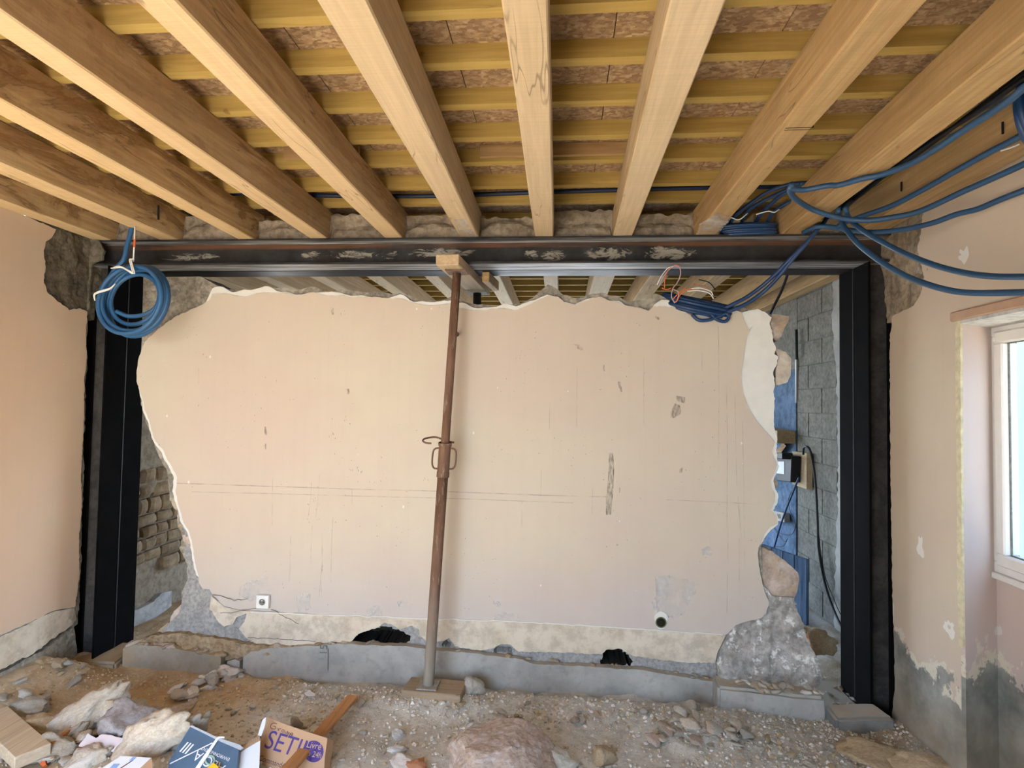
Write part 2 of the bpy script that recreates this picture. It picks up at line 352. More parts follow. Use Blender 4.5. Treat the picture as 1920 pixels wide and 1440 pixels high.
M['steel_shaded'] = m_plain('steel with painted shade', (0.005, 0.0045, 0.0045), 0.85, spec=0.03, var=0.4, scale=5, bump=0.0)  # near-black that paints the shade onto the column flanges
def m_prop():
    g = G('rusted prop steel'); p = g.wpos(); z = g.sep(p)['Z']
    c = g.mix(g.ramp(g.noise(g.mp(p, (30, 30, 4)), 1.0, 6, 0.65), [(0.3, 0.0), (0.7, 1.0)]), (0.10, 0.048, 0.03), (0.235, 0.13, 0.08))
    c = g.mix(g.ma('MULTIPLY', g.ramp(g.noise(g.mp(p, (50, 50, 9), (4, 2, 1)), 1.0, 4, 0.6), [(0.58, 0.0), (0.66, 1.0)]), 0.55), c, (0.40, 0.33, 0.24))
    up = g.ramp(g.ma('ADD', z, g.ma('MULTIPLY', g.noise(g.mp(p, (14, 14, 4)), 1.0, 3), 0.3)), [(0.25, 1.0), (0.75, 0.0)])
    c = g.mix(g.ma('MULTIPLY', up, 0.95), c, (0.40, 0.365, 0.31))
    return g.done(c, 0.7, g.bump(g.noise(p, 90, 3), 0.2, 0.001))
M['prop'] = m_prop()
M['prop_low'] = m_rubble('dusty grey prop foot', (0.28, 0.25, 0.21), (0.42, 0.39, 0.34), spot=(0.2, 0.1, 0.06), spots=0.3, scale=30, bumpd=0.001)
M['blacksteel'] = m_plain('black painted steel', (0.02, 0.02, 0.022), 0.5)
M['blue'] = m_plain('blue cable sheath', (0.026, 0.115, 0.265), 0.45, spec=0.5, var=0.12, scale=8, bump=0.0)
M['blue_r'] = m_plain('slate blue cable sheath', (0.022, 0.075, 0.165), 0.45, spec=0.5, var=0.12, scale=8, bump=0.0)
M['navy'] = m_plain('dark blue cable sheath', (0.012, 0.045, 0.13), 0.45, spec=0.5, var=0.12, scale=8, bump=0.0)
M['black'] = m_plain('black rubber', (0.012, 0.012, 0.014), 0.5, bump=0.0)
M['white'] = m_plain('white plastic', (0.80, 0.80, 0.78), 0.4, var=0.03, bump=0.0)
M['orange'] = m_plain('orange plastic', (0.75, 0.17, 0.05), 0.5, var=0.05, bump=0.0)
M['pinkwire'] = m_plain('pink grey wire', (0.5, 0.36, 0.38), 0.5, bump=0.0)
M['concrete'] = m_concrete('blue grey cast concrete', (0.30, 0.298, 0.275), (0.46, 0.452, 0.415))
M['concrete_d'] = m_concrete('dirty cast concrete', (0.26, 0.23, 0.18), (0.42, 0.37, 0.30), (0.42, 0.30, 0.17), 0.8)
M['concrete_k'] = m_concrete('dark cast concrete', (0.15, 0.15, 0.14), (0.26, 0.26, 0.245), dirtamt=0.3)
M['block'] = m_rubble('grey concrete block', (0.165, 0.158, 0.130), (0.27, 0.258, 0.22), spots=0.0, scale=7, bumpd=0.004)
M['joint'] = m_rubble('block mortar joint', (0.17, 0.163, 0.138), (0.28, 0.27, 0.235), spots=0.0, scale=14)
M['skytint_wall'] = m_rubble('render tinted skylight blue', (0.075, 0.125, 0.20), (0.17, 0.245, 0.36), spots=0.0, scale=4, bumpd=0.003)  # blue of the skylight put into the render colour
M['bluepanel'] = m_wood('blue painted board', (0.24, 0.36, 0.52), (0.06, 0.12, 0.23), axis=2, pale_bottom=0, cracks=0.6)
M['whitewall'] = m_rubble('greyed white plaster', (0.46, 0.45, 0.44), (0.60, 0.59, 0.57), spots=0.0, scale=5, bumpd=0.003)
M['render'] = m_rubble('brown grey render', (0.27, 0.215, 0.15), (0.43, 0.355, 0.265), spots=0.1, scale=6, bumpd=0.006)
M['brownstone'] = m_stone('brown rubble stone', (0.24, 0.165, 0.095), (0.42, 0.315, 0.20))
M['stone'] = m_stone('pale limestone', (0.46, 0.40, 0.315), (0.66, 0.60, 0.515), (0.52, 0.42, 0.29))
M['stone_g'] = m_stone('grey flat stone', (0.36, 0.335, 0.285), (0.54, 0.505, 0.44), (0.46, 0.39, 0.29))
M['stone_t'] = m_stone('sandy stone', (0.40, 0.29, 0.17), (0.57, 0.45, 0.30))
M['stone_p'] = m_stone('pinkish stone', (0.36, 0.265, 0.20), (0.62, 0.53, 0.465), (0.52, 0.40, 0.27))
M['stone_l'] = m_stone('lavender grey stone', (0.36, 0.335, 0.345), (0.56, 0.53, 0.53))
M['chunk'] = m_stone('pale plaster chunk', (0.62, 0.565, 0.50), (0.76, 0.72, 0.67))
M['pinkchunk'] = m_plain('pink faced plaster', (0.66, 0.585, 0.60), 0.85, var=0.04)
M['terracotta'] = m_stone('terracotta', (0.42, 0.18, 0.09), (0.55, 0.27, 0.15))
M['floor'] = m_floor()
M['card'] = m_plain('brown cardboard', (0.50, 0.325, 0.20), 0.8, var=0.07, scale=6, bump=0.05)
M['card_d'] = m_plain('cut cardboard edge', (0.36, 0.24, 0.15), 0.9, var=0.25, scale=60)
M['paper'] = m_plain('white paper', (0.76, 0.79, 0.82), 0.7, var=0.03, bump=0.05)
M['bluebox'] = m_plain('slate blue printed card', (0.075, 0.14, 0.225), 0.35, var=0.15, scale=4, bump=0.03)
M['purple'] = m_plain('purple ink', (0.085, 0.05, 0.23), 0.7, bump=0.0)
M['ink'] = m_plain('brown ink', (0.12, 0.06, 0.06), 0.7, bump=0.0)
M['whiteink'] = m_plain('white ink', (0.75, 0.77, 0.8), 0.6, bump=0.0)
M['tanink'] = m_plain('tan ink', (0.52, 0.36, 0.25), 0.7, bump=0.0)
M['greenink'] = m_plain('green ink', (0.33, 0.47, 0.40), 0.6, bump=0.0)
M['blueink'] = m_plain('blue ink', (0.28, 0.41, 0.72), 0.6, bump=0.0)
M['yellow'] = m_plain('yellow plastic', (0.80, 0.47, 0.02), 0.5, bump=0.0)
M['pencil'] = m_alpha('blue pencil', (0.34, 0.32, 0.40), (12, 12, 12), 0.34, 0.62, 0.34)
M['drip'] = m_alpha('thin brown drip', (0.33, 0.25, 0.21), (20, 20, 14), 0.36, 0.64, 0.20)
M['scuff'] = m_alpha('dark scuff', (0.22, 0.19, 0.155), (90, 90, 26), 0.36, 0.72, 0.62)
M['fleck'] = m_plain('brown grey fleck', (0.27, 0.225, 0.18), 0.9, var=0.3, scale=40, bump=0.0)
M['fill'] = m_alpha('white filler smear', (0.74, 0.72, 0.70), (5, 5, 4), 0.36, 0.70, 0.7)
M['pvc'] = m_plain('white window plastic', (0.76, 0.74, 0.70), 0.35, var=0.03, bump=0.0)
M['bead'] = m_plain('yellowed corner bead', (0.62, 0.55, 0.36), 0.8, var=0.2, scale=30)
M['lintel'] = m_plain('brown pink plaster', (0.46, 0.30, 0.20), 0.8, var=0.08)
M['faint'] = m_plain('pencil grey', (0.17, 0.165, 0.155), 0.9, bump=0.0)
M['dark'] = m_plain('dark void', (0.012, 0.010, 0.008), 0.95, bump=0.0)
M['sky_blocker'] = m_plain('pale rendered facade', (0.30, 0.34, 0.355), 0.9, var=0.02, bump=0.0)  # for the wall added outside to cut sky light at the window
M['ground'] = m_plain('sunlit sandy ground', (0.52, 0.45, 0.35), 0.95, var=0.15, scale=2)
def m_glass():
    g = G('window glass'); g.t.nodes.remove(g.b)
    tr = g.n('ShaderNodeBsdfTransparent'); gl = g.n('ShaderNodeBsdfGlossy'); mx = g.n('ShaderNodeMixShader')
    tr.inputs[0].default_value = (0.93, 0.98, 1.0, 1); gl.inputs['Roughness'].default_value = 0.02; mx.inputs[0].default_value = 0.06
    g.t.links.new(tr.outputs[0], mx.inputs[1]); g.t.links.new(gl.outputs[0], mx.inputs[2]); g.t.links.new(mx.outputs[0], g.out.inputs[0])
    return g.m
M['glass'] = m_glass()

# ------------------------------------------------------------------ object helpers
def wloc(o):
    v = Vector((0, 0, 0))
    while o is not None: v = v + Vector(o.location); o = o.parent
    return v
def tag(o, label=None, cat=None, group=None, kind=None):
    if label: o['label'] = label
    if cat: o['category'] = cat
    if group: o['group'] = group
    if kind: o['kind'] = kind
    return o
def thing(name, label=None, cat=None, loc=(0, 0, 0), group=None, kind=None):
    o = bpy.data.objects.new(name, None); COL.objects.link(o); o.location = loc; o.empty_display_size = 0.05
    return tag(o, label, cat, group, kind)
def part(name, me, mats, parent=None, origin=None, smooth=False, label=None, kind=None):
    """me: bmesh or (verts, faces[, matidx]) in WORLD coordinates -> one mesh object"""
    if isinstance(me, bmesh.types.BMesh):
        d = bpy.data.meshes.new(name); me.to_mesh(d); me.free()
    else:
        d = bpy.data.meshes.new(name); d.from_pydata([tuple(v) for v in me[0]], [], me[1])
        if len(me) > 2 and me[2] is not None: d.polygons.foreach_set('material_index', me[2])
    if not isinstance(mats, (list, tuple)): mats = [mats]
    for k in mats: d.materials.append(k)
    po = wloc(parent) if parent is not None else Vector((0, 0, 0))
    n = len(d.vertices); co = np.empty(n*3, dtype=np.float32); d.vertices.foreach_get('co', co); co = co.reshape(-1, 3)
    if origin is None:
        lo, hi = co.min(0), co.max(0); origin = Vector(((lo[0]+hi[0])/2, (lo[1]+hi[1])/2, lo[2])) if parent is None else Vector(((lo+hi)/2).tolist())
    origin = Vector(origin)
    co -= np.array(origin, dtype=np.float32); d.vertices.foreach_set('co', co.ravel())
    if smooth: d.polygons.foreach_set('use_smooth', [True]*len(d.polygons))
    d.update()
    o = bpy.data.objects.new(name, d); COL.objects.link(o)
    if parent is not None: o.parent = parent
    o.location = origin - po
    if label: o['label'] = label
    if kind: o['kind'] = kind
    return o
def solid(name, me, mats, label, cat, group=None, **k):
    return tag(part(name, me, mats, **k), label, cat, group)
def clone(src, name, parent, loc, rot=None, scale=None):
    o = bpy.data.objects.new(name, src.data); COL.objects.link(o); o.parent = parent; o.location = loc
    if rot is not None: o.rotation_euler = rot
    if scale is not None: o.scale = scale
    return o

def nz(v, s=1.0, o=0.0): return mnoise.noise(Vector((v[0]*s+o, v[1]*s+o*1.7, v[2]*s-o)))
def fbm(v, s, oct_=4, o=0.0):
    a, t, f = 1.0, 0.0, s
    for _ in range(oct_): t += a*nz(v, f, o); a *= 0.5; f *= 2.1
    return t

def bevel(bm, w, seg=1):
    if w > 0: bmesh.ops.bevel(bm, geom=bm.edges[:], offset=w, segments=seg, affect='EDGES', profile=0.6)
def hexa(pts, bev=0.0, bm=None, seg=1):
    """pts: 4 bottom + 4 top corners (same order)"""
    b = bm or bmesh.new(); v = [b.verts.new(p) for p in pts]
    fs = [b.faces.new([v[i] for i in f]) for f in ((3, 2, 1, 0), (4, 5, 6, 7), (0, 1, 5, 4), (1, 2, 6, 5), (2, 3, 7, 6), (3, 0, 4, 7))]
    bmesh.ops.recalc_face_normals(b, faces=fs)
    if bev and bm is None: bevel(b, bev, seg)
    return b
def box(lo, hi, bev=0.0, bm=None, seg=1):
    (a, b_, c), (d, e, f) = lo, hi
    return hexa([(a, b_, c), (d, b_, c), (d, e, c), (a, e, c), (a, b_, f), (d, b_, f), (d, e, f), (a, e, f)], bev, bm, seg)
def join(*bms):
    o = bmesh.new()
    for b in bms:
        t = bpy.data.meshes.new('t'); b.to_mesh(t); b.free(); o.from_mesh(t); bpy.data.meshes.remove(t)
    return o

def smooth_path(pts, n=8):
    pts = [Vector(p) for p in pts]; out = []
    P = [pts[0]*2-pts[1]] + pts + [pts[-1]*2-pts[-2]]
    for i in range(1, len(P)-2):
        a, b, c, d = P[i-1], P[i], P[i+1], P[i+2]
        for k in range(n):
            t = k/n
            out.append(0.5*((2*b) + (c-a)*t + (2*a-5*b+4*c-d)*t*t + (3*b-a-3*c+d)*t**3))
    out.append(pts[-1]); return out
def tube(path, r, sides=8, closed=False, cap=True):
    V, Fc = [], []; n = len(path)
    t0 = (path[1]-path[0]).normalized(); u = t0.orthogonal().normalized()
    for i, p in enumerate(path):
        if closed: t = (path[(i+1) % n]-path[i-1])
        else: t = path[min(i+1, n-1)]-path[max(i-1, 0)]
        if t.length < 1e-9: t = t0
        t = t.normalized(); u = (u - t*u.dot(t)); u = u.normalized() if u.length > 1e-6 else t.orthogonal().normalized(); b = t.cross(u)
        rr = r[i] if isinstance(r, (list, tuple)) else r
        for k in range(sides):
            a = 2*PI*k/sides; V.append(p + (u*math.cos(a)+b*math.sin(a))*rr)
    m_ = n if closed else n-1
    for i in range(m_):
        j = (i+1) % n
        for k in range(sides):
            l = (k+1) % sides; Fc.append((i*sides+k, i*sides+l, j*sides+l, j*sides+k))
    if cap and not closed:
        Fc.append(tuple(range(sides-1, -1, -1))); Fc.append(tuple((n-1)*sides+k for k in range(sides)))
    return V, Fc
def merge(*ms):
    V, Fc = [], []
    for v, f in ms:
        o = len(V); V += list(v); Fc += [tuple(i+o for i in q) for q in f]
    return V, Fc
def lathe(p0, p1, prof, sides=16):
    """prof: (t along p0->p1 in metres, radius)"""
    p0, p1 = Vector(p0), Vector(p1); d = (p1-p0).normalized()
    return tube([p0+d*t for t, _ in prof], [r for _, r in prof], sides)

# ---- jagged outlines and slabs
def jag(px, step=5.0, amp=1.0, seed=1, closed=True):
    r = random.Random(seed); out = []; n = len(px)
    for i in range(n if closed else n-1):
        a, b = px[i], px[(i+1) % n]; L = math.hypot(b[0]-a[0], b[1]-a[1]); k = max(1, int(L/step))
        nx, ny = ((b[1]-a[1])/L, -(b[0]-a[0])/L) if L > 0 else (0, 0)
        for j in range(k):
            t = j/k; q = 0.0 if j == 0 else (r.random()-0.5)*2*amp
            out.append((a[0]+(b[0]-a[0])*t+nx*q, a[1]+(b[1]-a[1])*t+ny*q))
    if not closed: out.append(px[-1])
    return out
def inside(poly, pts):
    x, y = pts[:, 0], pts[:, 1]; r = np.zeros(len(pts), bool); n = len(poly); j = n-1
    for i in range(n):
        xi, yi = poly[i]; xj, yj = poly[j]
        if yi != yj:
            c = ((yi > y) != (yj > y)) & (x < (xj-xi)*(y-yi)/(yj-yi)+xi); r ^= c
        j = i
    return r
def slab(poly, place, depth, thick, res=0.05, rough=None, side_mat=1, seed=0):
    """poly: 2D outline (u, v); place(u, v, d) -> world; d = depth of the front + rough(u, v); returns (verts, faces, matidx)"""
    poly = [tuple(p) for p in poly]; A = np.array(poly)
    lo, hi = A.min(0), A.max(0); r = random.Random(seed)
    gx, gy = np.arange(lo[0]+res/2, hi[0], res), np.arange(lo[1]+res/2, hi[1], res)
    pts = np.array([(x+(r.random()-.5)*res*.5, y+(r.random()-.5)*res*.5) for x in gx for y in gy]) if len(gx)*len(gy) else np.zeros((0, 2))
    if len(pts):
        pts = pts[inside(poly, pts)]
        if len(pts):
            d = np.min(np.hypot(pts[:, None, 0]-A[None, :, 0], pts[:, None, 1]-A[None, :, 1]), axis=1) if len(pts)*len(A) < 2.5e7 else np.ones(len(pts))
            pts = pts[d > res*0.35]
    n = len(poly)
    vs, es, fs, ov, oe, of = delaunay_2d_cdt([Vector(p) for p in poly]+[Vector(p) for p in pts], [(i, (i+1) % n) for i in range(n)], [], 1, 1e-6)
    N = len(vs); V = []; Fc = []; mi = []
    for v in vs:
        V.append(place(v[0], v[1], depth + (rough(v[0], v[1]) if rough else 0.0)))
    for v in vs: V.append(place(v[0], v[1], depth+thick))
    cnt = {}
    for f in fs:
        Fc.append(tuple(f)); mi.append(0); Fc.append(tuple(i+N for i in reversed(f))); mi.append(side_mat)
        for a, b in zip(f, list(f[1:])+[f[0]]): cnt[(a, b)] = 1
    for (a, b) in list(cnt):
        if (b, a) not in cnt: Fc.append((b, a, a+N, b+N)); mi.append(side_mat)
    return V, Fc, mi
def placeY(u, v, d): return (u, d, v)
def placeXl(u, v, d): return (-d, u, v)      # wall on the left: depth grows towards -x
def placeXr(u, v, d): return (d, u, v)
def pxY(px, Y): return [(onY(x, y, Y).x, onY(x, y, Y).z) for x, y in px]
def pxX(px, X): return [(onX(x, y, X).y, onX(x, y, X).z) for x, y in px]

# ---- stones
def stone_mesh(seed, sub=2, ax=(1, 1, 1), rough=0.18, cuts=5):
    r = random.Random(seed); bm = bmesh.new(); bmesh.ops.create_icosphere(bm, subdivisions=sub, radius=1.0)
    cut = []
    for _ in range(cuts):
        v = Vector((r.gauss(0, 1), r.gauss(0, 1), r.gauss(0, 1))).normalized(); cut.append((v, r.uniform(0.45, 0.8)))
    for v in bm.verts:
        p = v.co.copy()
        for n_, d in cut:
            e = p.dot(n_)-d
            if e > 0: p -= n_*e*0.92
        p *= 1 + rough*fbm(p, 1.6, 3, seed*3.1) + rough*0.5*fbm(p, 5.5, 2, seed*1.3) + rough*0.2*fbm(p, 14, 2, seed)
        v.co = Vector((p.x*ax[0], p.y*ax[1], p.z*ax[2]))
    lo = min(v.co.z for v in bm.verts)
    d = bpy.data.meshes.new('stone'); bm.to_mesh(d); bm.free()
    d.polygons.foreach_set('use_smooth', [True]*len(d.polygons)); d.update(); return d

def sst(a, b, x):
    t = max(0.0, min(1.0, (x-a)/(b-a))); return t*t*(3-2*t)
def floor_z(x, y):
    z = -0.04
    z += 0.018*math.exp(-((x+0.35)/0.9)**2)*sst(2.95, 3.22, y)
    z -= 0.045*sst(0.9, 1.7, x)
    z += 0.15*sst(-2.50, -2.93, x)*sst(1.2, 2.4, y)*(1-0.75*sst(3.05, 3.3, y))
    z += 0.09*math.exp(-((x+1.72)/0.36)**2-((y-2.40)/0.24)**2)
    z += 0.05*math.exp(-((x-0.72)/0.22)**2-((y-3.02)/0.12)**2)
    z += 0.05*sst(1.55, 1.85, x)
    z += 0.045*math.exp(-((x+0.67)/0.30)**2-((y-3.10)/0.10)**2)
    z -= 0.03*sst(3.22, 3.33, y)*sst(-1.9, -1.5, x)
    z += 0.012*fbm((x, y, 0), 2.2, 3) + (0.008*fbm((x, y, 3), 11, 4) if 1.85 < y < 3.8 else 0)
    if y > 3.3: z += 0.03*fbm((x, y, 1), 6, 3)
    return z
def onF(px, py):
    z = 0.0
    for _ in range(6):
        p = onZ(px, py, z); z = floor_z(p.x, p.y)
    return Vector((p.x, p.y, z))
#NEXT
# ================================================================== SETTING
YB = 3.30            # front of the steel frame
ZS, ZT = 2.425, 2.585  # underside and top of the beams
YW = 3.38            # front of the broken wall
XL, XR = -2.93, 1.80   # faces of the two side walls

# ---- floor
xs = np.arange(-3.15, 2.35, 0.0145)
ys = np.concatenate([np.arange(-1.3, 1.85, 0.15), np.arange(1.85, 3.75, 0.0145), np.arange(3.75, 7.6, 0.15)])
V = [(x, y, floor_z(x, y)) for y in ys for x in xs]
nx = len(xs); Fc = [(j*nx+i, j*nx+i+1, (j+1)*nx+i+1, (j+1)*nx+i) for j in range(len(ys)-1) for i in range(nx-1)]
floor = part('floor', (V, Fc), M['floor'], smooth=True, kind='structure')
floor['label'] = 'uneven sandy dirt floor covered in dust and crumbs'
part('window_sky_blocker', box((4.6, -8, -0.42), (5.0, 12, 12)), M['sky_blocker'], kind='structure')  # wall added outside the window to cut the sky light on the jamb
gnd = part('ground', box((-40, -40, -0.5), (40, 40, -0.42)), M['ground'], kind='structure')

# ---- ceiling: flake boards laid on the battens
ceil = part('ceiling', box((-3.3, -1.35, 2.852), (2.4, 7.7, 2.95)), M['dark'], kind='structure')
bx = [-3.1, -2.56, -2.02, -1.474, -0.93, -0.385, 0.16, 0.705, 1.25, 2.05]
by = [-1.3, 0.1, 2.60, 5.10, 7.55]
for i in range(len(bx)-1):
    for j in range(len(by)-1):
        part('board_panel', box((bx[i]+0.0016, by[j]+0.0016, 2.8335), (bx[i+1]-0.0016, by[j+1]-0.0016, 2.8515)), M['osb'], ceil)

# ---- the broken wall in the middle
mid = thing('wall_middle', 'half demolished pink plastered wall below the steel beam with ragged edges', None, (-0.9, YW+0.1, 0.1), kind='structure')
top = [(272,640),(300,614),(328,594),(366,577),(392,563),(398,551),(418,550),(431,552),(449,556),(466,556),(484,550),(503,549),(519,551),(536,549),(552,554),(565,553),(584,548),(598,551),(615,555),(641,554),(659,557),(689,557),(707,557),(732,560),(750,560),(775,568),(800,573),(827,572),(847,568),(862,578),(880,582),(903,582),(923,579),(945,578),(967,582),(980,577),(1000,567),(1013,560),(1027,554),(1046,556),(1057,566),(1078,571),(1094,566),(1111,559),(1129,557),(1142,564),(1159,566),(1170,573),(1199,577),(1216,583),(1227,574),(1242,575),(1267,576),(1286,585),(1297,593),(1312,596),(1352,596),(1374,586),(1391,586)]
rightpink = [(1395,600),(1404,620),(1411,612),(1400,631),(1395,664),(1389,708),(1393,737),(1403,764),(1420,791),(1440,814),(1453,828)]
rightlow = [(1447,847),(1452,860),(1457,872),(1450,893),(1445,900),(1448,918),(1453,925),(1453,940),(1445,957),(1455,967),(1457,983),(1445,988),(1433,1002),(1427,1018),(1422,1027),(1421,1042),(1425,1072),(1430,1100),(1442,1130),(1437,1150),(1425,1160),(1400,1165),(1380,1172),(1362,1190)]
bottom = [(1207,1180),(1000,1167),(800,1160),(640,1154),(500,1146),(455,1144),(420,1136),(398,1115),(393,1105),(380,1104),(373,1093)]
leftpink = [(372,1080),(367,1060),(364,1044),(360,1015),(355,998),(344,980),(335,949),(329,920),(331,908),(332,895),(318,868),(312,858),(307,845),(292,828),(287,817),(280,788),(271,768),(267,748),(262,733),(256,715),(256,700),(259,675),(265,656)]
pink = jag(top, 4, 1.0, 1, False) + jag(rightpink, 6, 0.3, 2, False) + jag(rightlow, 5, 0.8, 3, False) + jag(bottom, 9, 0.6, 4, False) + jag(leftpink, 5, 0.7, 5, False)
def dedup(px, e=0.6):
    o = []
    for p in px:
        if not o or math.hypot(p[0]-o[-1][0], p[1]-o[-1][1]) > e: o.append(p)
    return o
part('plaster', slab(pxY(dedup(pink), YW), placeY, YW, 0.006, 0.12), [M['plaster'], M['gypsum']], mid, label='pink painted plaster face')
# white undercoat showing along the broken rim and where a patch of paint has come off
r_ = random.Random(11)
rim = []
for i, (x, y) in enumerate(jag(top[5:], 6, 0.5, 6, False)):
    q = max(0.0, mnoise.noise(Vector((x*0.030, 3.3, 0)))*16+5.0)
    rim.append((x+r_.uniform(-1, 1), y-min(q, 13)))
white_r = [(1405,582),(1420,579),(1436,586),(1447,595),(1443,608),(1448,620),(1449,637),(1455,652),(1452,664),(1459,668),(1456,685),(1450,697),(1453,722),(1450,735),(1453,747),(1452,760),(1451,777),(1451,800),(1457,820),(1456,840),(1457,858),(1461,874),(1453,893),(1450,902),(1454,918),(1459,926),(1458,942),(1450,957),(1459,970),(1459,983),(1448,992),(1437,1004),(1430,1016),(1420,1030),(1416,1042),(1427,1100),(1439,1131),(1434,1150)]
under = [(300,640)] + [(330,610),(380,580)] + rim + jag(white_r, 4, 0.9, 7, False) + [(1400,1160),(1340,1170),(900,1150),(500,1130),(430,1120),(392,1100),(378,1088)] + jag([(368,1078),(363,1060),(360,1044),(356,1015),(351,998),(339,980),(331,949),(323,921),(325,908),(326,896),(315,872),(308,862),(303,848),(290,832),(284,820),(277,790),(268,770),(266,750),(262,738),(258,716),(257,700),(260,675)], 5, 0.8, 8, False)
part('undercoat', slab(pxY(dedup(under), YW+0.006), placeY, YW+0.006, 0.012, 0.15), [M['gypsum'], M['gypsum']], mid, label='white gypsum undercoat along the broken rim')
# masonry core
ctop = []
for i, (x, y) in enumerate(jag(top[6:], 7, 0.6, 9, False)):
    q = 10 + 7*mnoise.noise(Vector((x*0.022, 8.1, 0))) + 3*mnoise.noise(Vector((x*0.09, 1.1, 0)))
    for (cx, w_, hh) in ((1028, 16, 12), (1222, 22, 15), (860, 14, 6)): q += hh*math.exp(-((x-cx)/w_)**2)
    ctop.append((x, y-max(2.5, q)))
core_px = [(266,640),(268,519),(378,519),(404,534)] + ctop + [(1415,583),(1440,590)] + jag([(1446,620),(1449,660),(1450,700),(1449,760),(1449,810),(1454,850),(1457,874),(1449,900),(1454,925),(1447,957),(1456,985),(1440,1000),(1426,1025),(1432,1100),(1440,1150)], 5, 1.2, 10, False) + [(1300,1172),(900,1158),(460,1140),(345,1160)] + jag([(340,1129),(341,1109),(350,1089),(350,1058),(342,1038),(336,1027),(343,1009),(341,995),(333,982),(331,949),(319,938),(318,920),(312,885),(304,862),(290,838),(279,800),(268,775),(262,742),(262,700)], 5, 1.2, 11, False)
YC = YW+0.020
def crough(u, v): return 0.012*fbm((u, v, 0), 9, 4, 2.0)
part('masonry_core', slab(pxY(dedup(core_px, 1.5), YC), placeY, YC, 0.225, 0.045, crough), [M['core'], M['core']], mid)
# grey cement render exposed along the left break
cem = jag([(329,925),(337,952),(346,984),(357,1000),(362,1018),(366,1045),(370,1062),(375,1082),(384,1100),(396,1108),(404,1120),(432,1140),(460,1150),(470,1180),(465,1200),(345,1200)], 6, 1.0, 12, False) + jag([(338,1165),(341,1130),(343,1109),(352,1089),(352,1058),(347,1036),(350,1012),(343,990),(335,960)], 6, 1.2, 13, False)
part('cement_render', slab(pxY(dedup(cem), YW+0.012), placeY, YW+0.012, 0.02, 0.02, lambda u, v: 0.004*fbm((u, v, 0), 20, 3)), [M['cement'], M['cement']], mid, label='grey cement render bared at the left break')
# cement base strip with two holes knocked through it
base_px = [(335,1150),(345,1120),(470,1152),(1345,1186),(1350,1285),(900,1250),(450,1240),(290,1235),(272,1205),(300,1186)]
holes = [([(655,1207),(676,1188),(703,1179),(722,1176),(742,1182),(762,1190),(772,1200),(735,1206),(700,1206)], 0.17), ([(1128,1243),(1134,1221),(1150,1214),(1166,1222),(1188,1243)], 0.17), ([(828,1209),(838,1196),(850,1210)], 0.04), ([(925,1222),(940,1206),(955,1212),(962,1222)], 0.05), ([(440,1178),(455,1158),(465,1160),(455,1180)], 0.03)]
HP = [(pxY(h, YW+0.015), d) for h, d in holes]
def brough(u, v):
    z = 0.006*fbm((u, v, 4), 14, 4)
    for h, d in HP:
        if inside(h, np.array([[u, v]]))[0]: z += d
    return z
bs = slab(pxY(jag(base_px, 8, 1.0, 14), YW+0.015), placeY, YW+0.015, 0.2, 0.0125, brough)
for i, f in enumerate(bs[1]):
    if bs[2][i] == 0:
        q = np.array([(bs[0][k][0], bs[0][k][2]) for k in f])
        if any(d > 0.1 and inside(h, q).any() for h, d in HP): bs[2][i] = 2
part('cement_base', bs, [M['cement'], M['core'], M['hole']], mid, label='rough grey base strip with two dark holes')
# cream skirting band with a broken lower edge
sk = [(396,1118),(420,1138),(455,1146),(500,1147),(640,1155),(800,1161),(1000,1168),(1207,1181),(1361,1191),(1346,1222),(1340,1243)] + jag([(1340,1243),(1280,1242),(1233,1236),(1187,1230),(1163,1216),(1137,1218),(1127,1227),(1040,1223),(973,1222),(957,1209),(940,1208),(917,1217),(900,1220),(853,1212),(842,1196),(832,1202),(800,1203),(787,1193),(785,1180),(772,1173),(750,1180),(737,1172),(720,1167),(707,1177),(673,1188),(660,1202),(640,1205),(625,1203),(600,1207),(590,1212),(540,1214),(507,1212),(480,1207),(462,1196),(448,1179),(458,1166),(462,1150),(443,1158),(437,1170),(420,1175),(407,1163),(398,1146),(392,1143)], 5, 1.0, 15, False)
part('skirting_band', slab(pxY(dedup(sk), YW-0.006), placeY, YW-0.006, 0.018, 0.05, lambda u, v: 0.002*fbm((u, v, 0), 12, 3)), [M['skirt'], M['gypsum']], mid, label='cream painted skirting band with a broken lower edge')
part('skirting_lip', tube([onY(x, y+mnoise.noise(Vector((x*.05, 0, 0)))*1.5, YW-0.004) for x, y in jag([(470,1148),(640,1154),(800,1160),(1000,1167),(1207,1180),(1355,1190)], 12, 0.8, 16, False)], 0.004, 5), M['gypsum'], mid)
# crumbling mortar at the lower right
rub = jag([(1437,1128),(1460,1120),(1490,1128),(1503,1160),(1512,1190),(1521,1215),(1530,1240),(1538,1266),(1530,1282),(1440,1285),(1344,1272)], 5, 1.6, 17, False) + jag([(1343,1240),(1350,1215),(1362,1191),(1380,1174),(1400,1166),(1425,1161),(1438,1150)], 5, 0.8, 18, False)
def rrough(u, v): return 0.022*fbm((u, v, 7), 11, 4) - 0.05*sst(0.42, 0.10, v)
part('crumbled_mortar', slab(pxY(dedup(rub), YW), placeY, YW+0.012, 0.2, 0.016, rrough), [M['rubble'], M['rubble']], mid, label='grey crumbling mortar with white crumbs at the lower right')
part('crumbled_mortar', slab(pxY(jag([(1424,1090),(1450,1118),(1490,1122),(1497,1135),(1440,1150)], 4, 1.5, 19), YW), placeY, YW+0.012, 0.2, 0.016, rrough), [M['rubble'], M['rubble']], mid)
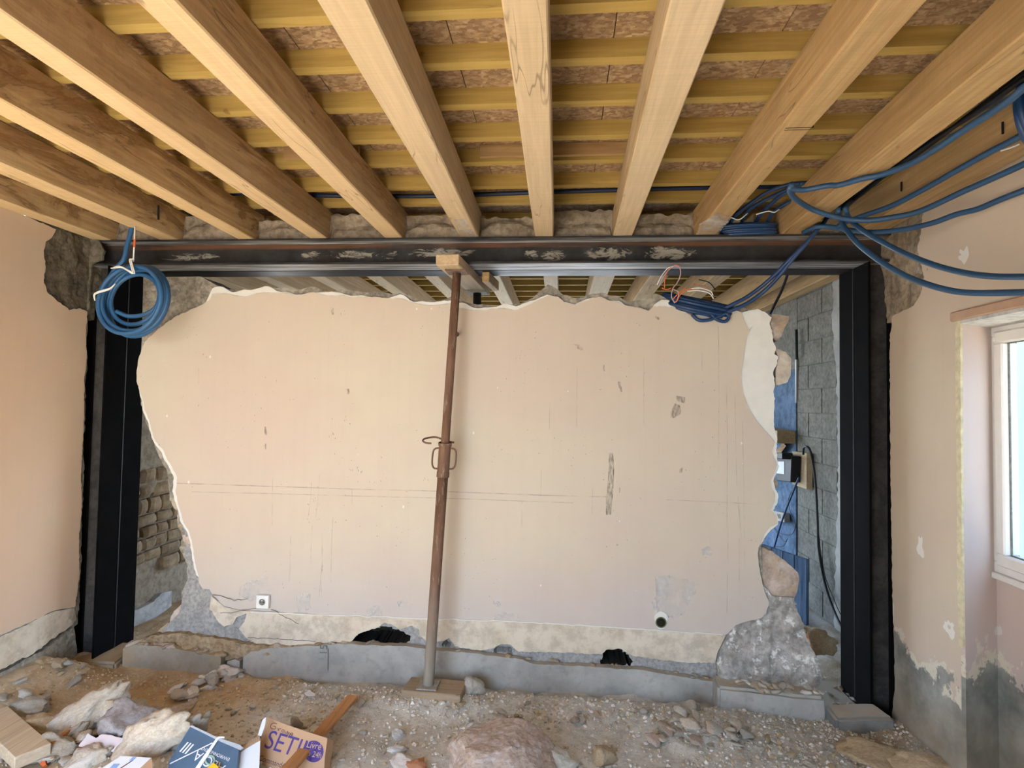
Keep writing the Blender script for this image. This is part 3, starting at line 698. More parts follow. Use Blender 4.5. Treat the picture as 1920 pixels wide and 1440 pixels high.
# stones bared along the right edge
def edge_stone(px, mat, seed, y0=YW+0.02, th=0.16, amp=0.012, res=0.02, nm='stone', parent=None, label=None, bulge=0.02):
    P = pxY(jag(px, 5, 0.8, seed), y0); A = np.array(P); c = A.mean(0); rad = np.max(np.hypot(*(A-c).T))
    def rr(u, v): return amp*fbm((u, v, seed), 9, 4) + bulge*min(1.0, math.hypot(u-c[0], v-c[1])/rad)**2
    return part(nm, slab(P, placeY, y0, th, res, rr), [mat, mat], parent or mid, label=label)
edge_stone([(1443,600),(1450,588),(1466,590),(1481,592),(1478,604),(1470,616),(1467,630),(1458,640),(1449,632),(1446,615)], M['stone_p'], 21, label='brown pink stone at the top right break')
edge_stone([(1452,652),(1462,655),(1475,660),(1484,672),(1484,700),(1478,716),(1462,722),(1455,722),(1456,690),(1460,670)], M['stone'], 22, label='cream stone on the right break')
edge_stone([(1447,899),(1453,897),(1459,905),(1460,914),(1454,920),(1449,915)], M['stone_t'], 23)
edge_stone([(1424,1026),(1446,1033),(1470,1050),(1497,1074),(1500,1090),(1492,1128),(1470,1132),(1448,1118),(1430,1104),(1425,1075)], M['stone_p'], 24, label='large tan stone low on the right break')
edge_stone([(1505,1195),(1516,1190),(1526,1220),(1510,1240),(1500,1228)], M['terracotta'], 25, y0=YW+0.0)
edge_stone([(318,1160),(326,1146),(340,1132),(348,1150),(345,1180),(330,1186),(312,1184)], M['stone_p'], 26)
edge_stone([(288,1190),(312,1168),(326,1178),(330,1198),(300,1206)], M['stone_t'], 27)
edge_stone([(318,925),(325,920),(333,948),(328,958),(320,945)], M['stone'], 28, y0=YW+0.012)
edge_stone([(333,975),(342,976),(345,990),(338,996),(331,988)], M['stone_t'], 29, y0=YW+0.008)
edge_stone([(340,1000),(350,996),(360,1012),(358,1024),(346,1026)], M['stone_p'], 30, y0=YW+0.008)
# dirt ledge at the left foot of the wall
def drough(u, v): return 0.018*fbm((u, v, 9), 10, 4) - 0.015*sst(0.30, 0.10, v)
part('dirt_ledge', slab(pxY(jag([(236,1214),(262,1204),(290,1188),(340,1184),(420,1196),(470,1206),(600,1210),(640,1207),(600,1216),(470,1226),(418,1237),(360,1224),(300,1215)], 6, 1.5, 31), YW), placeY, YW-0.012, 0.2, 0.018, drough), [M['dirt'], M['dirt']], mid, label='crumbled sandy ledge at the left foot')
# marks on the plaster
def decal(nm, px, mat, d=0.0006, parent=mid, place=None, Y=YW, label=None):
    P = [onY(x, y, Y-d) for x, y in px]
    bm = bmesh.new(); f = bm.faces.new([bm.verts.new(p) for p in P]); bmesh.ops.triangulate(bm, faces=[f])
    return part(nm, bm, mat, parent, label=label)
def stroke(nm, px, wd, mat, parent=mid, d=0.0005):
    V, Fc = [], []
    for i, (x, y) in enumerate(px):
        a = px[max(i-1, 0)]; b = px[min(i+1, len(px)-1)]; L = math.hypot(b[0]-a[0], b[1]-a[1]) or 1
        nx_, ny_ = -(b[1]-a[1])/L, (b[0]-a[0])/L
        V += [onY(x+nx_*wd/2, y+ny_*wd/2, YW-d), onY(x-nx_*wd/2, y-ny_*wd/2, YW-d)]
    for i in range(len(px)-1): Fc.append((2*i, 2*i+1, 2*i+3, 2*i+2))
    return part(nm, (V, Fc), mat, parent)
stroke('pencil_line', [(332,906),(480,911),(660,917),(820,921),(1000,928),(1140,932)], 1.7, M['pencil'])
stroke('pencil_line', [(360,922),(520,926),(700,931),(860,935),(1075,943)], 1.3, M['pencil'])
stroke('pencil_line', [(1250,937),(1340,941),(1415,945)], 1.3, M['pencil'])
for a in ([(1347,612),(1348,740),(1347,885)], [(1362,720),(1364,820),(1363,990)], [(1378,740),(1381,900),(1390,1010)], [(1392,790),(1395,930),(1396,1060)], [(1207,668),(1207,800)],
          [(511,895),(510,985)], [(584,905),(582,940),(577,975)], [(599,890),(597,930),(592,970)], [(660,917),(660,955)], [(624,970),(622,1010),(620,1100)], [(604,1000),(604,1060),(598,1120)],
          [(545,1005),(544,1065),(542,1090)], [(585,985),(582,1060)], [(1015,880),(1014,930)], [(979,940),(978,990)], [(1082,690),(1081,800)], [(1031,755),(1030,805)], [(1111,915),(1110,965)],
          [(372,690),(372,720)], [(498,805),(497,815)], [(605,1060),(601,1080),(603,1120)], [(1365,985),(1363,1150)], [(1386,1010),(1386,1090)], [(1316,660),(1316,695)]):
    stroke('drip_mark', a, 1.6, M['drip'])
for px in ([(1141,850),(1149,848),(1151,880),(1150,905),(1146,965),(1137,966),(1137,930),(1141,890)], [(1258,772),(1266,756),(1275,760),(1277,775),(1264,784),(1257,783)], [(1268,742),(1285,745),(1284,756),(1270,752)],
           [(1075,645),(1086,646),(1094,656),(1088,657),(1078,652)], [(1158,716),(1163,715),(1167,735),(1164,735)], [(1130,685),(1133,684),(1135,696),(1132,696)],
           [(496,800),(499,800),(500,816),(496,815)], [(495,836),(499,830),(499,843),(495,843)], [(649,729),(655,729),(655,739),(651,739)],
           [(620,577),(625,577),(626,590),(622,590)], [(1228,592),(1238,596),(1236,600),(1228,596)], [(1274,880),(1280,876),(1279,886),(1274,887)], [(1160,915),(1163,914),(1163,924),(1161,924)]):
    decal('scuff_mark', jag(px, 4, 1.0, 33), M['scuff'])
sr = random.Random(77)
for cx, cy, sx, sy, n_, ln in ((668,881,10,7,7,9), (648,789,8,6,5,5), (640,590,5,10,5,7), (976,660,7,10,6,4), (800,900,8,3,3,5), (622,820,7,14,9,5), (590,955,14,40,12,6), (700,900,60,60,16,4), (1090,830,60,20,14,4), (1000,690,30,40,8,4), (480,760,50,60,10,5), (1140,1010,60,60,14,4), (900,1060,50,60,16,4), (760,1000,40,60,12,4), (1330,860,30,80,10,5), (420,800,40,60,8,5), (560,1080,40,40,10,4), (1200,700,60,50,9,5)):
    V_, F_ = [], []
    for _ in range(n_):
        x, y = sr.gauss(cx, sx*.6), sr.gauss(cy, sy*.6); a = sr.uniform(0.9, 2.2); l = ln*sr.uniform(.3, 1.0); wd = sr.uniform(.5, 1.5)
        dx, dy = math.cos(a)*l/2, math.sin(a)*l/2; nx_, ny_ = -math.sin(a)*wd/2, math.cos(a)*wd/2; k = len(V_)
        V_ += [onY(x-dx, y-dy, YW-0.0006), onY(x+nx_, y+ny_, YW-0.0006), onY(x+dx, y+dy, YW-0.0006), onY(x-nx_, y-ny_, YW-0.0006)]; F_.append((k, k+1, k+2, k+3))
    part('fleck_marks', (V_, F_), M['fleck'], mid, kind='stuff')
for px in ([(1228,1082),(1262,1080),(1308,1092),(1306,1110),(1292,1130),(1284,1150),(1262,1160),(1232,1150),(1220,1130),(1236,1108)], [(556,1118),(580,1112),(584,1140),(560,1148)], [(450,1100),(500,1078),(512,1092),(506,1112),(470,1128),(450,1120)],
           [(1315,1030),(1330,1024),(1333,1042),(1318,1042)], [(925,1126),(936,1128),(938,1138),(928,1136)], [(930,1150),(972,1150),(976,1164),(926,1166)], [(744,1128),(764,1122),(766,1134),(748,1138)], [(690,1140),(712,1136),(716,1156),(684,1156)]):
    decal('filler_smear', jag(px, 3.5, 2.4, 34), M['fill'])
for a in ([(398,1116),(420,1119),(440,1126),(464,1123)], [(412,1150),(440,1148),(480,1140),(486,1138)], [(508,1142),(530,1154),(560,1170)], [(464,1195),(540,1199),(592,1203)]):
    stroke('crack', [(x+rng.uniform(-.5, .5), y+rng.uniform(-1, 1)) for x, y in jag(a, 6, 0.8, 40, False)], 1.1, M['crack'], d=0.0072)

# ---- mortar packed between the joist ends on top of the beam
head = thing('wall_header', 'brown mortar packed between the joist ends above the steel beam', None, (-0.9, 3.4, ZT), kind='structure')
jx = [(-2.93, -2.82), (-2.498, -2.375), (-1.988, -1.886), (-1.531, -1.424), (-1.068, -0.957), (-0.609, -0.498), (-0.164, -0.055), (0.29, 0.40), (0.757, 0.867), (1.23, 1.343), (1.62, 1.77)]
for i in range(len(jx)-1):
    a, b = jx[i][1]+0.001, jx[i+1][0]-0.001
    if i == 8: zt = 2.60
    elif i == 9: zt = 2.61
    else: zt = 2.735 + 0.02*math.sin(i*2.3)
    n = 22; tp = [(a+(b-a)*k/n, zt+0.018*mnoise.noise(Vector((a*3+k*.33, i, 0)))) for k in range(n+1)]
    poly = [(a, ZT+0.0005), (b, ZT+0.0005)] + tp[::-1]
    def mr(u, v, i=i, a=a, b=b):
        h = (v-ZT)/0.16; arch = 0.35+0.35*math.sin(PI*(u-a)/(b-a))*(0.6+0.4*math.sin(i*1.7))
        return 0.02*sst(arch-0.1, arch+0.12, h) + 0.014*fbm((u, v, i), 9, 4)
    part('mortar_infill', slab(poly, placeY, 3.345, 0.12, 0.016, mr), [M['mortar'], M['mortar']], head, smooth=False)

# ---- left wall
wl = part('wall_left', box((-3.30, -1.3, -0.35), (-2.985, 3.30, 2.60)), M['core'], kind='structure')
def lrough(u, v): return 0.008*fbm((u, v, 0), 8, 4)
lp = [(-1.1, 2.583), (1.6, 2.583)] + pxX([(0,384)], XL) + pxX(jag([(60,410),(105,430),(98,445),(86,453),(82,470),(86,500),(82,525),(88,547),(105,562),(122,574),(130,582),(150,578),(164,584),(161,625),(163,660),(158,720),(157,800),(152,880),(154,940),(148,1010),(149,1080),(143,1120),(141,1138)], 5, 1.2, 41, False), XL) + pxX(jag([(141,1138),(125,1141),(102,1145),(87,1151),(55,1168),(6,1189)], 6, 1.0, 42, False), XL) + [(1.9, 0.36), (-1.1, 0.36)]
part('plaster', slab(dedup(lp, 0.002), placeXl, -XL, 0.025, 0.15), [M['plaster_l'], M['gypsum']], wl, label='warm pink painted plaster')
part('mortar_patch', slab(pxX(jag([(60,395),(190,440),(190,500),(172,600),(120,610),(60,560)], 8, 1.5, 43), XL-0.02), placeXl, -XL+0.012, 0.05, 0.02, lambda u, v: 0.02*fbm((u, v, 1), 7, 4)), [M['darkmortar'], M['darkmortar']], wl, label='dark grey mortar bared in the corner by the beam')
part('mortar_patch', slab(pxY(jag([(158,444),(186,452),(196,470),(192,487),(172,495),(168,540),(166,580),(158,590),(150,520)], 6, 1.5, 44), 3.285), placeY, 3.286, 0.012, 0.02, lambda u, v: 0.006*fbm((u, v, 2), 12, 3)), [M['darkmortar'], M['darkmortar']], wl)
part('skirting_render', slab(dedup(pxX(jag([(140,1140),(125,1143),(102,1147),(87,1153),(55,1170),(6,1192),(-40,1215),(-40,1280)], 6, 1.0, 45, False), XL) + pxX(jag([(0,1257),(38,1237),(60,1228),(87,1209),(110,1192),(128,1178),(146,1162)], 5, 1.5, 46, False), XL), 0.002), placeXl, -XL+0.003, 0.03, 0.03, lambda u, v: 0.008*fbm((u, v, 5), 8, 3)), [M['skirt'], M['gypsum']], wl, label='broken cream skirting render')
part('mortar_edge', slab(pxX(jag([(150,590),(170,590),(166,700),(160,900),(154,1100),(150,1170),(100,1210),(30,1250),(-60,1300),(-60,1380),(130,1290),(150,1240),(140,1140),(146,1000),(152,800)], 7, 1.2, 47), XL), placeXl, -XL+0.014, 0.05, 0.02, lrough), [M['core'], M['core']], wl)

# ---- right wall with the window niche
YR = 2.755
wr_ = part('wall_right', join(box((1.818, 2.90, -0.4), (2.16, 3.30, 2.60)), box((1.818, -1.3, 2.075), (2.16, YR+0.03, 2.60)), box((1.818, -1.3, -0.4), (2.16, 1.15, 2.075)), box((2.032, 1.15, -0.4), (2.16, YR+0.03, 0.853)), box((1.86, 3.30, -0.4), (2.16, 3.70, 2.60))), M['core'], kind='structure')
rp = [(YR, -0.35), (YR, 2.045), (-1.1, 2.045), (-1.1, 2.575)] + pxX(jag([(1925,285),(1860,322),(1790,362),(1730,398)], 6, 1.2, 51, False), XR) + pxX(jag([(1730,398),(1727,433),(1720,467),(1729,500),(1733,520),(1727,547),(1713,573),(1673,593),(1669,633),(1668,733)], 5, 1.3, 52, False), XR) + pxX(jag([(1668,733),(1670,900),(1673,1100),(1676,1200),(1678,1290),(1672,1345)], 8, 0.9, 53, False), XR) + [(3.29, -0.35)]
part('plaster', slab(dedup(rp, 0.002), placeXr, XR, 0.02, 0.15), [M['plaster_r'], M['gypsum']], wr_, label='beige plaster peeling to grey cement low down')
part('mortar_patch', slab(pxX(jag([(1740,390),(1745,530),(1720,590),(1664,606),(1655,470),(1662,430),(1700,405)], 7, 1.5, 54), XR+0.012), placeXr, XR+0.010, 0.05, 0.016, lambda u, v: 0.016*fbm((u, v, 3), 9, 4)), [M['mortar'], M['mortar']], wr_, label='rough brown mortar bared around the beam end')
# niche: jamb, back and soffit
jp = [(XR, YR), (2.03, 2.873)]
def quad(a, b, c, d, th, mat, nm, parent, label=None):
    a, b, c, d = map(Vector, (a, b, c, d)); n_ = (b-a).cross(d-a).normalized()*th
    return part(nm, hexa([a, b, c, d, a+n_, b+n_, c+n_, d+n_]), mat, parent, label=label)
quad((XR, YR, -0.35), (2.03, 2.873, -0.35), (2.03, 2.873, 2.03), (XR, YR, 2.03), 0.018, M['plaster_n'], 'jamb', wr_, label='pinkish splayed jamb of the window niche')
part('niche_back', box((2.018, 1.15, -0.4), (2.032, 2.873, 0.862)), M['plaster_n'], wr_, label='pink plaster under the window, grey cement below')
part('niche_back', join(box((2.018, 2.848, 0.862), (2.032, 2.873, 2.02)), box((2.018, 1.15, 2.0), (2.032, 2.873, 2.03))), M['plaster_n'], wr_)
quad((XR, YR, 2.028), (2.035, 2.875, 2.022), (2.035, 1.15, 2.022), (XR, 1.15, 2.028), 0.03, M['whitewall'], 'soffit', wr_)
part('trim_1', box((1.782, 1.1, 2.012), (1.80, YR+0.025, 2.055), 0.005), M['lintel'], kind='structure')
bead = [onX(x, y, XR-0.001) for x, y in ((1797,600),(1799,800),(1801,1000),(1802,1180),(1803,1290),(1806,1440))]
part('trim_2', slab(pxX(jag([(1791,598),(1801,598),(1801,700),(1803,900),(1805,1130),(1806,1215),(1799,1215),(1795,1100),(1794,900),(1792,700)], 8, 1.0, 55), XR-0.002), placeXr, XR-0.003, 0.01, 0.05), [M['bead'], M['bead']], kind='structure')
# window
win = thing('window_1', 'white plastic casement window in the right wall niche, bright outside', None, (2.03, 2.2, 0.862), kind='structure')
y0, y1, z0, z1 = 1.30, 2.846, 0.864, 1.998
def ring(nm, y0, y1, z0, z1, wd, x0, x1, mat, bev=0.004):
    for nm2, lo, hi in ((nm+'_rail', (x0, y0, z0), (x1, y1, z0+wd)), (nm+'_rail', (x0, y0, z1-wd), (x1, y1, z1)), (nm+'_stile', (x0, y0, z0+wd), (x1, y0+wd, z1-wd)), (nm+'_stile', (x0, y1-wd, z0+wd), (x1, y1, z1-wd))):
        part(nm2, box(lo, hi, bev), mat, win)
ring('frame', y0, y1, z0, z1, 0.05, 2.005, 2.07, M['pvc'])
ring('sash', y0+0.038, y1-0.030, z0+0.036, z1-0.026, 0.055, 1.992, 2.062, M['pvc'], 0.007)
ring('gasket', y0+0.092, y1-0.0845, z0+0.0905, z1-0.0805, 0.006, 2.018, 2.024, M['joint'], 0.0)
part('glass', box((2.025, y0+0.095, z0+0.092), (2.031, y1-0.086, z1-0.082)), M['glass'], win)
part('drain_cap', box((1.988, 2.80, 1.925), (1.992, 2.812, 1.945), 0.001), M['white'], win)
part('sill', box((1.985, 1.2, 0.838), (2.03, 2.865, 0.866), 0.004), M['pvc'], win, label='dusty white sill strip')

# ---- wall behind the camera, with its wide opening to the garden
wrear = part('wall_rear', join(box((-3.3, -1.35, -0.4), (-2.7, -1.1, 2.58)), box((-0.4, -1.35, -0.4), (2.16, -1.1, 2.58)), box((-2.7, -1.35, 2.2), (-0.4, -1.1, 2.58)), box((-3.3, -1.35, 2.58), (2.16, -1.3, 2.85))), M['plaster_l'], kind='structure')
# ---- rear room
wbl = part('wall_back_left', join(box((-3.35, 3.30, -0.35), (-3.0, 5.2, 2.83)), box((-3.35, 5.2, -0.35), (-3.0, 6.8, 0.35)), box((-3.35, 5.2, 2.25), (-3.0, 6.8, 2.83)), box((-3.35, 6.8, -0.35), (-3.0, 7.6, 2.83))), M['render'], kind='structure')
rr_ = random.Random(5)
part('brown_render', slab(pxX(jag([(262,519),(500,519),(500,905),(300,918),(240,935),(238,800)], 8, 2.0, 61), -2.98), placeXl, 2.975, 0.03, 0.025, lambda u, v: 0.008*fbm((u, v, 0), 7, 4)), [M['render'], M['render']], wbl)
part('white_plaster', slab(pxX(jag([(236,1240),(244,1145),(262,1140),(285,1128),(300,1112),(320,1108),(320,1175),(300,1188),(270,1212),(250,1225)], 7, 1.5, 62), -2.98), placeXl, 2.968, 0.035, 0.03, lambda u, v: 0.005*fbm((u, v, 0), 7, 3)), [M['whitewall'], M['whitewall']], wbl, label='leftover greyed white plaster low on the stone wall')
z = 0.30
row = 0
while z < 1.08:
    h = rr_.uniform(0.085, 0.125); y = 3.60 + rr_.uniform(0, 0.08)
    while y < 4.75:
        l = rr_.uniform(0.12, 0.23)
        if not (z < 0.36 and y < 4.0):
            bm = box((-3.03, y+0.008, z+0.007), (-2.955+rr_.uniform(-0.012, 0.01), y+l-0.008, z+h-0.007)); bmesh.ops.subdivide_edges(bm, edges=bm.edges[:], cuts=3, use_grid_fill=True)
            c = Vector((-2.99, y+l/2, z+h/2)); sd = rr_.random()*50
            for v in bm.verts:
                d = v.co-c; e = (abs(d.y)/(l/2))**4+(abs(d.z)/(h/2))**4
                v.co.x -= 0.022*min(1.4, e)*(1 if v.co.x > -3.0 else 0); v.co += Vector((1, 1, 1))*0.008*nz(v.co, 14, sd); v.co.y -= d.y*0.10*min(1, (abs(d.z)/(h/2))**3)
            part('stone', bm, M['brownstone'], wbl)
        y += l
    z += h; row += 1
wbr = part('wall_back_right', box((2.110, 3.70, -0.35), (2.35, 7.6, 2.83)), M['joint'], kind='structure')
for c_ in range(14):
    y = 3.30 - (0.25 if c_ % 2 else 0.0)
    while y < 5.28:
        a, b = max(y, 3.715), min(y+0.494, 5.28)
        if b-a > 0.03:
            bm = box((2.10+rr_.uniform(0, 0.004), a+0.003, -0.06+c_*0.2035+0.003), (2.14, b-0.003, -0.06+c_*0.2035+0.2005), 0.003)
            part('concrete_block', bm, M['block'], wbr)
        y += 0.502
part('pilaster_render', box((2.06, 3.72, -0.3), (2.10, 4.53, 2.585), 0.01), M['concrete'], wbr, label='smooth grey cement strip beside the blocks') if False else None
part('skytint_render', slab([(5.30, -0.2), (7.45, -0.2), (7.45, 1.92), (6.2, 1.97), (5.30, 1.95)], placeXr, 2.095, 0.03, 0.12, lambda u, v: 0.004*fbm((u, v, 0), 5, 3)), [M['skytint_wall'], M['skytint_wall']], wbr, label='render tinted skylight blue beyond the blocks')
part('grey_render', slab([(5.285, 1.955), (6.2, 1.975), (7.45, 1.925), (7.45, 2.82), (5.285, 2.82)], placeXr, 2.10, 0.03, 0.12), [M['block'], M['block']], wbr)
wb_ = part('wall_back', join(box((-3.35, 7.5, -0.35), (-1.6, 7.75, 2.83)), box((1.0, 7.5, -0.35), (2.35, 7.75, 2.83)), box((-1.6, 7.5, 2.25), (1.0, 7.75, 2.83))), M['render'], kind='structure')  # opening added in this far wall to bring more light into the rear room
#NEXT
part('cement_strip', slab(pxX(jag([(1590,512),(1590,1260),(1562,1240),(1566,1100),(1572,900),(1568,700),(1560,600),(1563,515)], 9, 2.5, 63), 2.094), placeXr, 2.092, 0.03, 0.03, lambda u, v: 0.003*fbm((u, v, 0), 8, 3)), [M['concrete'], M['concrete']], wbr, label='smoother grey cement strip beside the column')

# ================================================================== STEEL FRAME
def ibeam(axis, lo, hi, L0, L1, hgt_dim, tf=0.013, tw=0.009, rad=0.012):
    """I section: lo/hi = (min, max) of the two section axes: (flange-width axis, height axis); extruded along `axis`"""
    (w0, w1), (h0, h1) = lo, hi; c = (w0+w1)/2; P = []
    def arc(cx, cz, a0, a1):
        return [(cx+rad*math.cos(a), cz+rad*math.sin(a)) for a in [a0+(a1-a0)*k/4 for k in range(5)]]
    P += [(w0, h0), (w1, h0), (w1, h0+tf)]
    P += arc(c+tw/2+rad, h0+tf+rad, -PI/2, -PI)
    P += arc(c+tw/2+rad, h1-tf-rad, PI, PI/2)
    P += [(w1, h1-tf), (w1, h1), (w0, h1), (w0, h1-tf)]
    P += arc(c-tw/2-rad, h1-tf-rad, PI/2, 0)
    P += arc(c-tw/2-rad, h0+tf+rad, 0, -PI/2)
    P += [(w0, h0+tf)]
    V = []
    for L in (L0, L1):
        for a, b in P: V.append((L, a, b) if axis == 0 else (b, a, L))
    n = len(P); bm = bmesh.new(); vs = [bm.verts.new(v) for v in V]
    for i in range(n): j = (i+1) % n; bm.faces.new((vs[i], vs[j], vs[n+j], vs[n+i]))
    bm.faces.new(vs[:n][::-1]); bm.faces.new(vs[n:]); bmesh.ops.recalc_face_normals(bm, faces=bm.faces[:])
    es = [e for e in bm.edges if e.calc_length() > 0.5 and e.calc_face_angle(0) > 1.0]
    bmesh.ops.bevel(bm, geom=es, offset=0.0022, segments=2, affect='EDGES')
    return bm
XI_L, XI_R = -2.818, 1.693
solid('steel_beam', ibeam(0, (YB, YB+0.16), (ZS, ZT), XI_L-0.158, XI_R+0.158, 0), M['steel_beam'], 'front steel beam smeared with mortar carrying the joist ends', 'beam', 'double steel beams')
solid('steel_beam', ibeam(0, (YB+0.172, YB+0.332), (ZS, ZT), XI_L-0.158, XI_R+0.158, 0), M['steel'], 'rear steel beam hidden behind the mortar smeared front beam', 'beam', 'double steel beams')
for nm, xi, xo in (('left', XI_L, XI_L-0.16), ('right', XI_R, XI_R+0.16)):
    for k, wd in ((0, 'front'), (1, 'rear')):
        ya = YB + 0.172*k
        col = thing('steel_column', f'{wd} dark steel column at the {nm} end of the beam', 'column', ((xi+xo)/2, ya+0.08, -0.07), 'paired steel columns')
        bm = ibeam(2, (ya, ya+0.16), (min(xi, xo), max(xi, xo)), -0.06, ZS-0.0005, 0)
        bm.normal_update()
        for f in bm.faces: f.material_index = 1 if (abs(f.normal.y) > 0.7 and f.calc_area() > 0.05) else 0  # web gets the lighter metal, other faces the painted-in shade
        part('shaft', bm, [M['steel_shaded'], M['steel_web']], col)
        part('base_plate', box((min(xi, xo)-0.012, ya-0.0, -0.07), (max(xi, xo)+0.012, ya+0.16, -0.06)), M['steel'], col)
        if k == 0:
            sgn = 1 if nm == 'left' else -1
            part('weld_bead', tube([Vector((xi+sgn*0.0, YB+0.166, -0.05)), Vector((xi+sgn*0.0, YB+0.166, ZS-0.002))], 0.0035, 6), M['blacksteel'], col)

# ================================================================== JOISTS
def joist_mesh(a0, a1, ya, b0, b1, yb, y0, y1, z0, z1, ch=0.006, seed=0, wane=0.0):
    n = max(4, int((y1-y0)/0.12)); V = []; Fc = []
    for i in range(n+1):
        y = y0+(y1-y0)*i/n; t = (y-ya)/(yb-ya); l = a0+(b0-a0)*t; r = a1+(b1-a1)*t
        def o(k): return 0.0022*nz((y*1.3, k*3.1, seed), 1.0)
        wl_ = ch + wane*(0.6+0.4*nz((y*0.9, 5, seed)))
        P = [(l+ch+o(0), z0+o(1)*.4), (r-ch+o(2), z0+o(1)*.4), (r+o(2), z0+ch), (r+o(3), z1-wl_*1.2), (r-wl_, z1-wl_*0.3), (r-wl_*1.5, z1), (l+wl_*1.5, z1), (l+wl_, z1-wl_*0.3), (l+o(4), z1-wl_*1.2), (l+o(0), z0+ch)]
        V += [(x, y, z) for x, z in P]
    m_ = 10
    for i in range(n):
        for k in range(m_):
            l = (k+1) % m_; Fc.append((i*m_+k, i*m_+l, (i+1)*m_+l, (i+1)*m_+k))
    Fc.append(tuple(range(m_-1, -1, -1))); Fc.append(tuple(n*m_+k for k in range(m_)))
    bm = bmesh.new(); vs = [bm.verts.new(v) for v in V]
    for f in Fc: bm.faces.new([vs[i] for i in f])
    bmesh.ops.recalc_face_normals(bm, faces=bm.faces[:])
    return bm
ZJ = 2.768
ja = [(-2.935, -2.826), (-2.500, -2.380), (-1.975, -1.866), (-1.540, -1.440), (-1.068, -0.961), (-0.613, -0.486), (-0.158, -0.045), (0.253, 0.386), (0.750, 0.865), (1.185, 1.312), (1.63, 1.76)]
jl = ['leftmost joist tight against the left wall, brown side', 'heavily stained joist, second from the left wall, coil hanging beside it', 'dark brown stained joist, third from the left wall', 'joist with black mottled stains, fourth from the left wall',
      'broad pale joist with blue chalk mark, fifth from the left wall', 'pale joist left of the middle one, white smear at its foot', 'middle joist running nearly straight away above the prop, with a knot', 'joist just right of the middle one, greyish underside',
      'joist with a saw cut across it and white plaster on its foot', 'round edged orange joist crossed by blue cables', 'rightmost joist tight against the right wall']
jm = ['wood_l', 'wood_l', 'wood_l', 'wood_s', 'wood_s', 'wood_c', 'wood_c', 'wood_c', 'wood_r', 'wood_r', 'wood_r']
for i, ((a0, a1), (b0, b1)) in enumerate(zip(ja, jx)):
    jt = thing('ceiling_joist', jl[i], 'joist', ((b0+b1)/2, 1.0, ZT), 'front ceiling joists')
    part('timber', joist_mesh(a0, a1, 1.4, b0, b1, 3.3, -1.29, 3.425, ZT, ZJ, 0.005, i, 0.022 if i in (7, 8, 9) else 0.0), M[jm[i]], jt, smooth=False)
    if i == 8:
        p = onZ(1470, 240, ZT)
        part('saw_cut', box((p.x+0.004, p.y-0.002, ZT-0.0008), (p.x+0.10, p.y+0.002, ZT+0.02)), M['dark'], jt)
        part('saw_cut', box((p.x+0.006, p.y+0.014, ZT-0.0008), (p.x+0.095, p.y+0.017, ZT+0.02)), M['dark'], jt)
    if i in (5, 8):
        pp = [(690,432),(720,436),(722,446),(700,446)]
        q = [(852,412),(872,410),(884,430),(896,445),(862,445)] if i == 5 else [(1312,420),(1345,400),(1372,408),(1345,440),(1306,440)]
        bm = bmesh.new(); f = bm.faces.new([bm.verts.new(onZ(x, y, ZT-0.0012)) for x, y in q]); bmesh.ops.triangulate(bm, faces=[f])
        part('plaster_smear', bm, M['fill'], jt)
rj = [(-2.93, -2.80), (-2.473, -2.348), (-2.003, -1.885), (-1.54, -1.428), (-1.076, -0.969), (-0.602, -0.484), (-0.147, -0.035), (0.24, 0.40), (0.66, 0.80), (1.13, 1.26), (1.62, 1.76), (1.96, 2.08)]
for i, (a, b) in enumerate(rj):
    ordn = ['first', 'second', 'third', 'fourth', 'fifth', 'sixth', 'seventh', 'eighth', 'ninth', 'tenth', 'eleventh', 'twelfth'][i]
    solid('rear_joist', joist_mesh(a, b, 1.0, a, b, 5.0, 3.47, 7.5, ZT, ZJ, 0.005, 20+i), M['wood_c' if i < 8 else 'wood_r'], f'{ordn} joist from the left in the room beyond the beam', 'joist', 'joists beyond the steel beam')
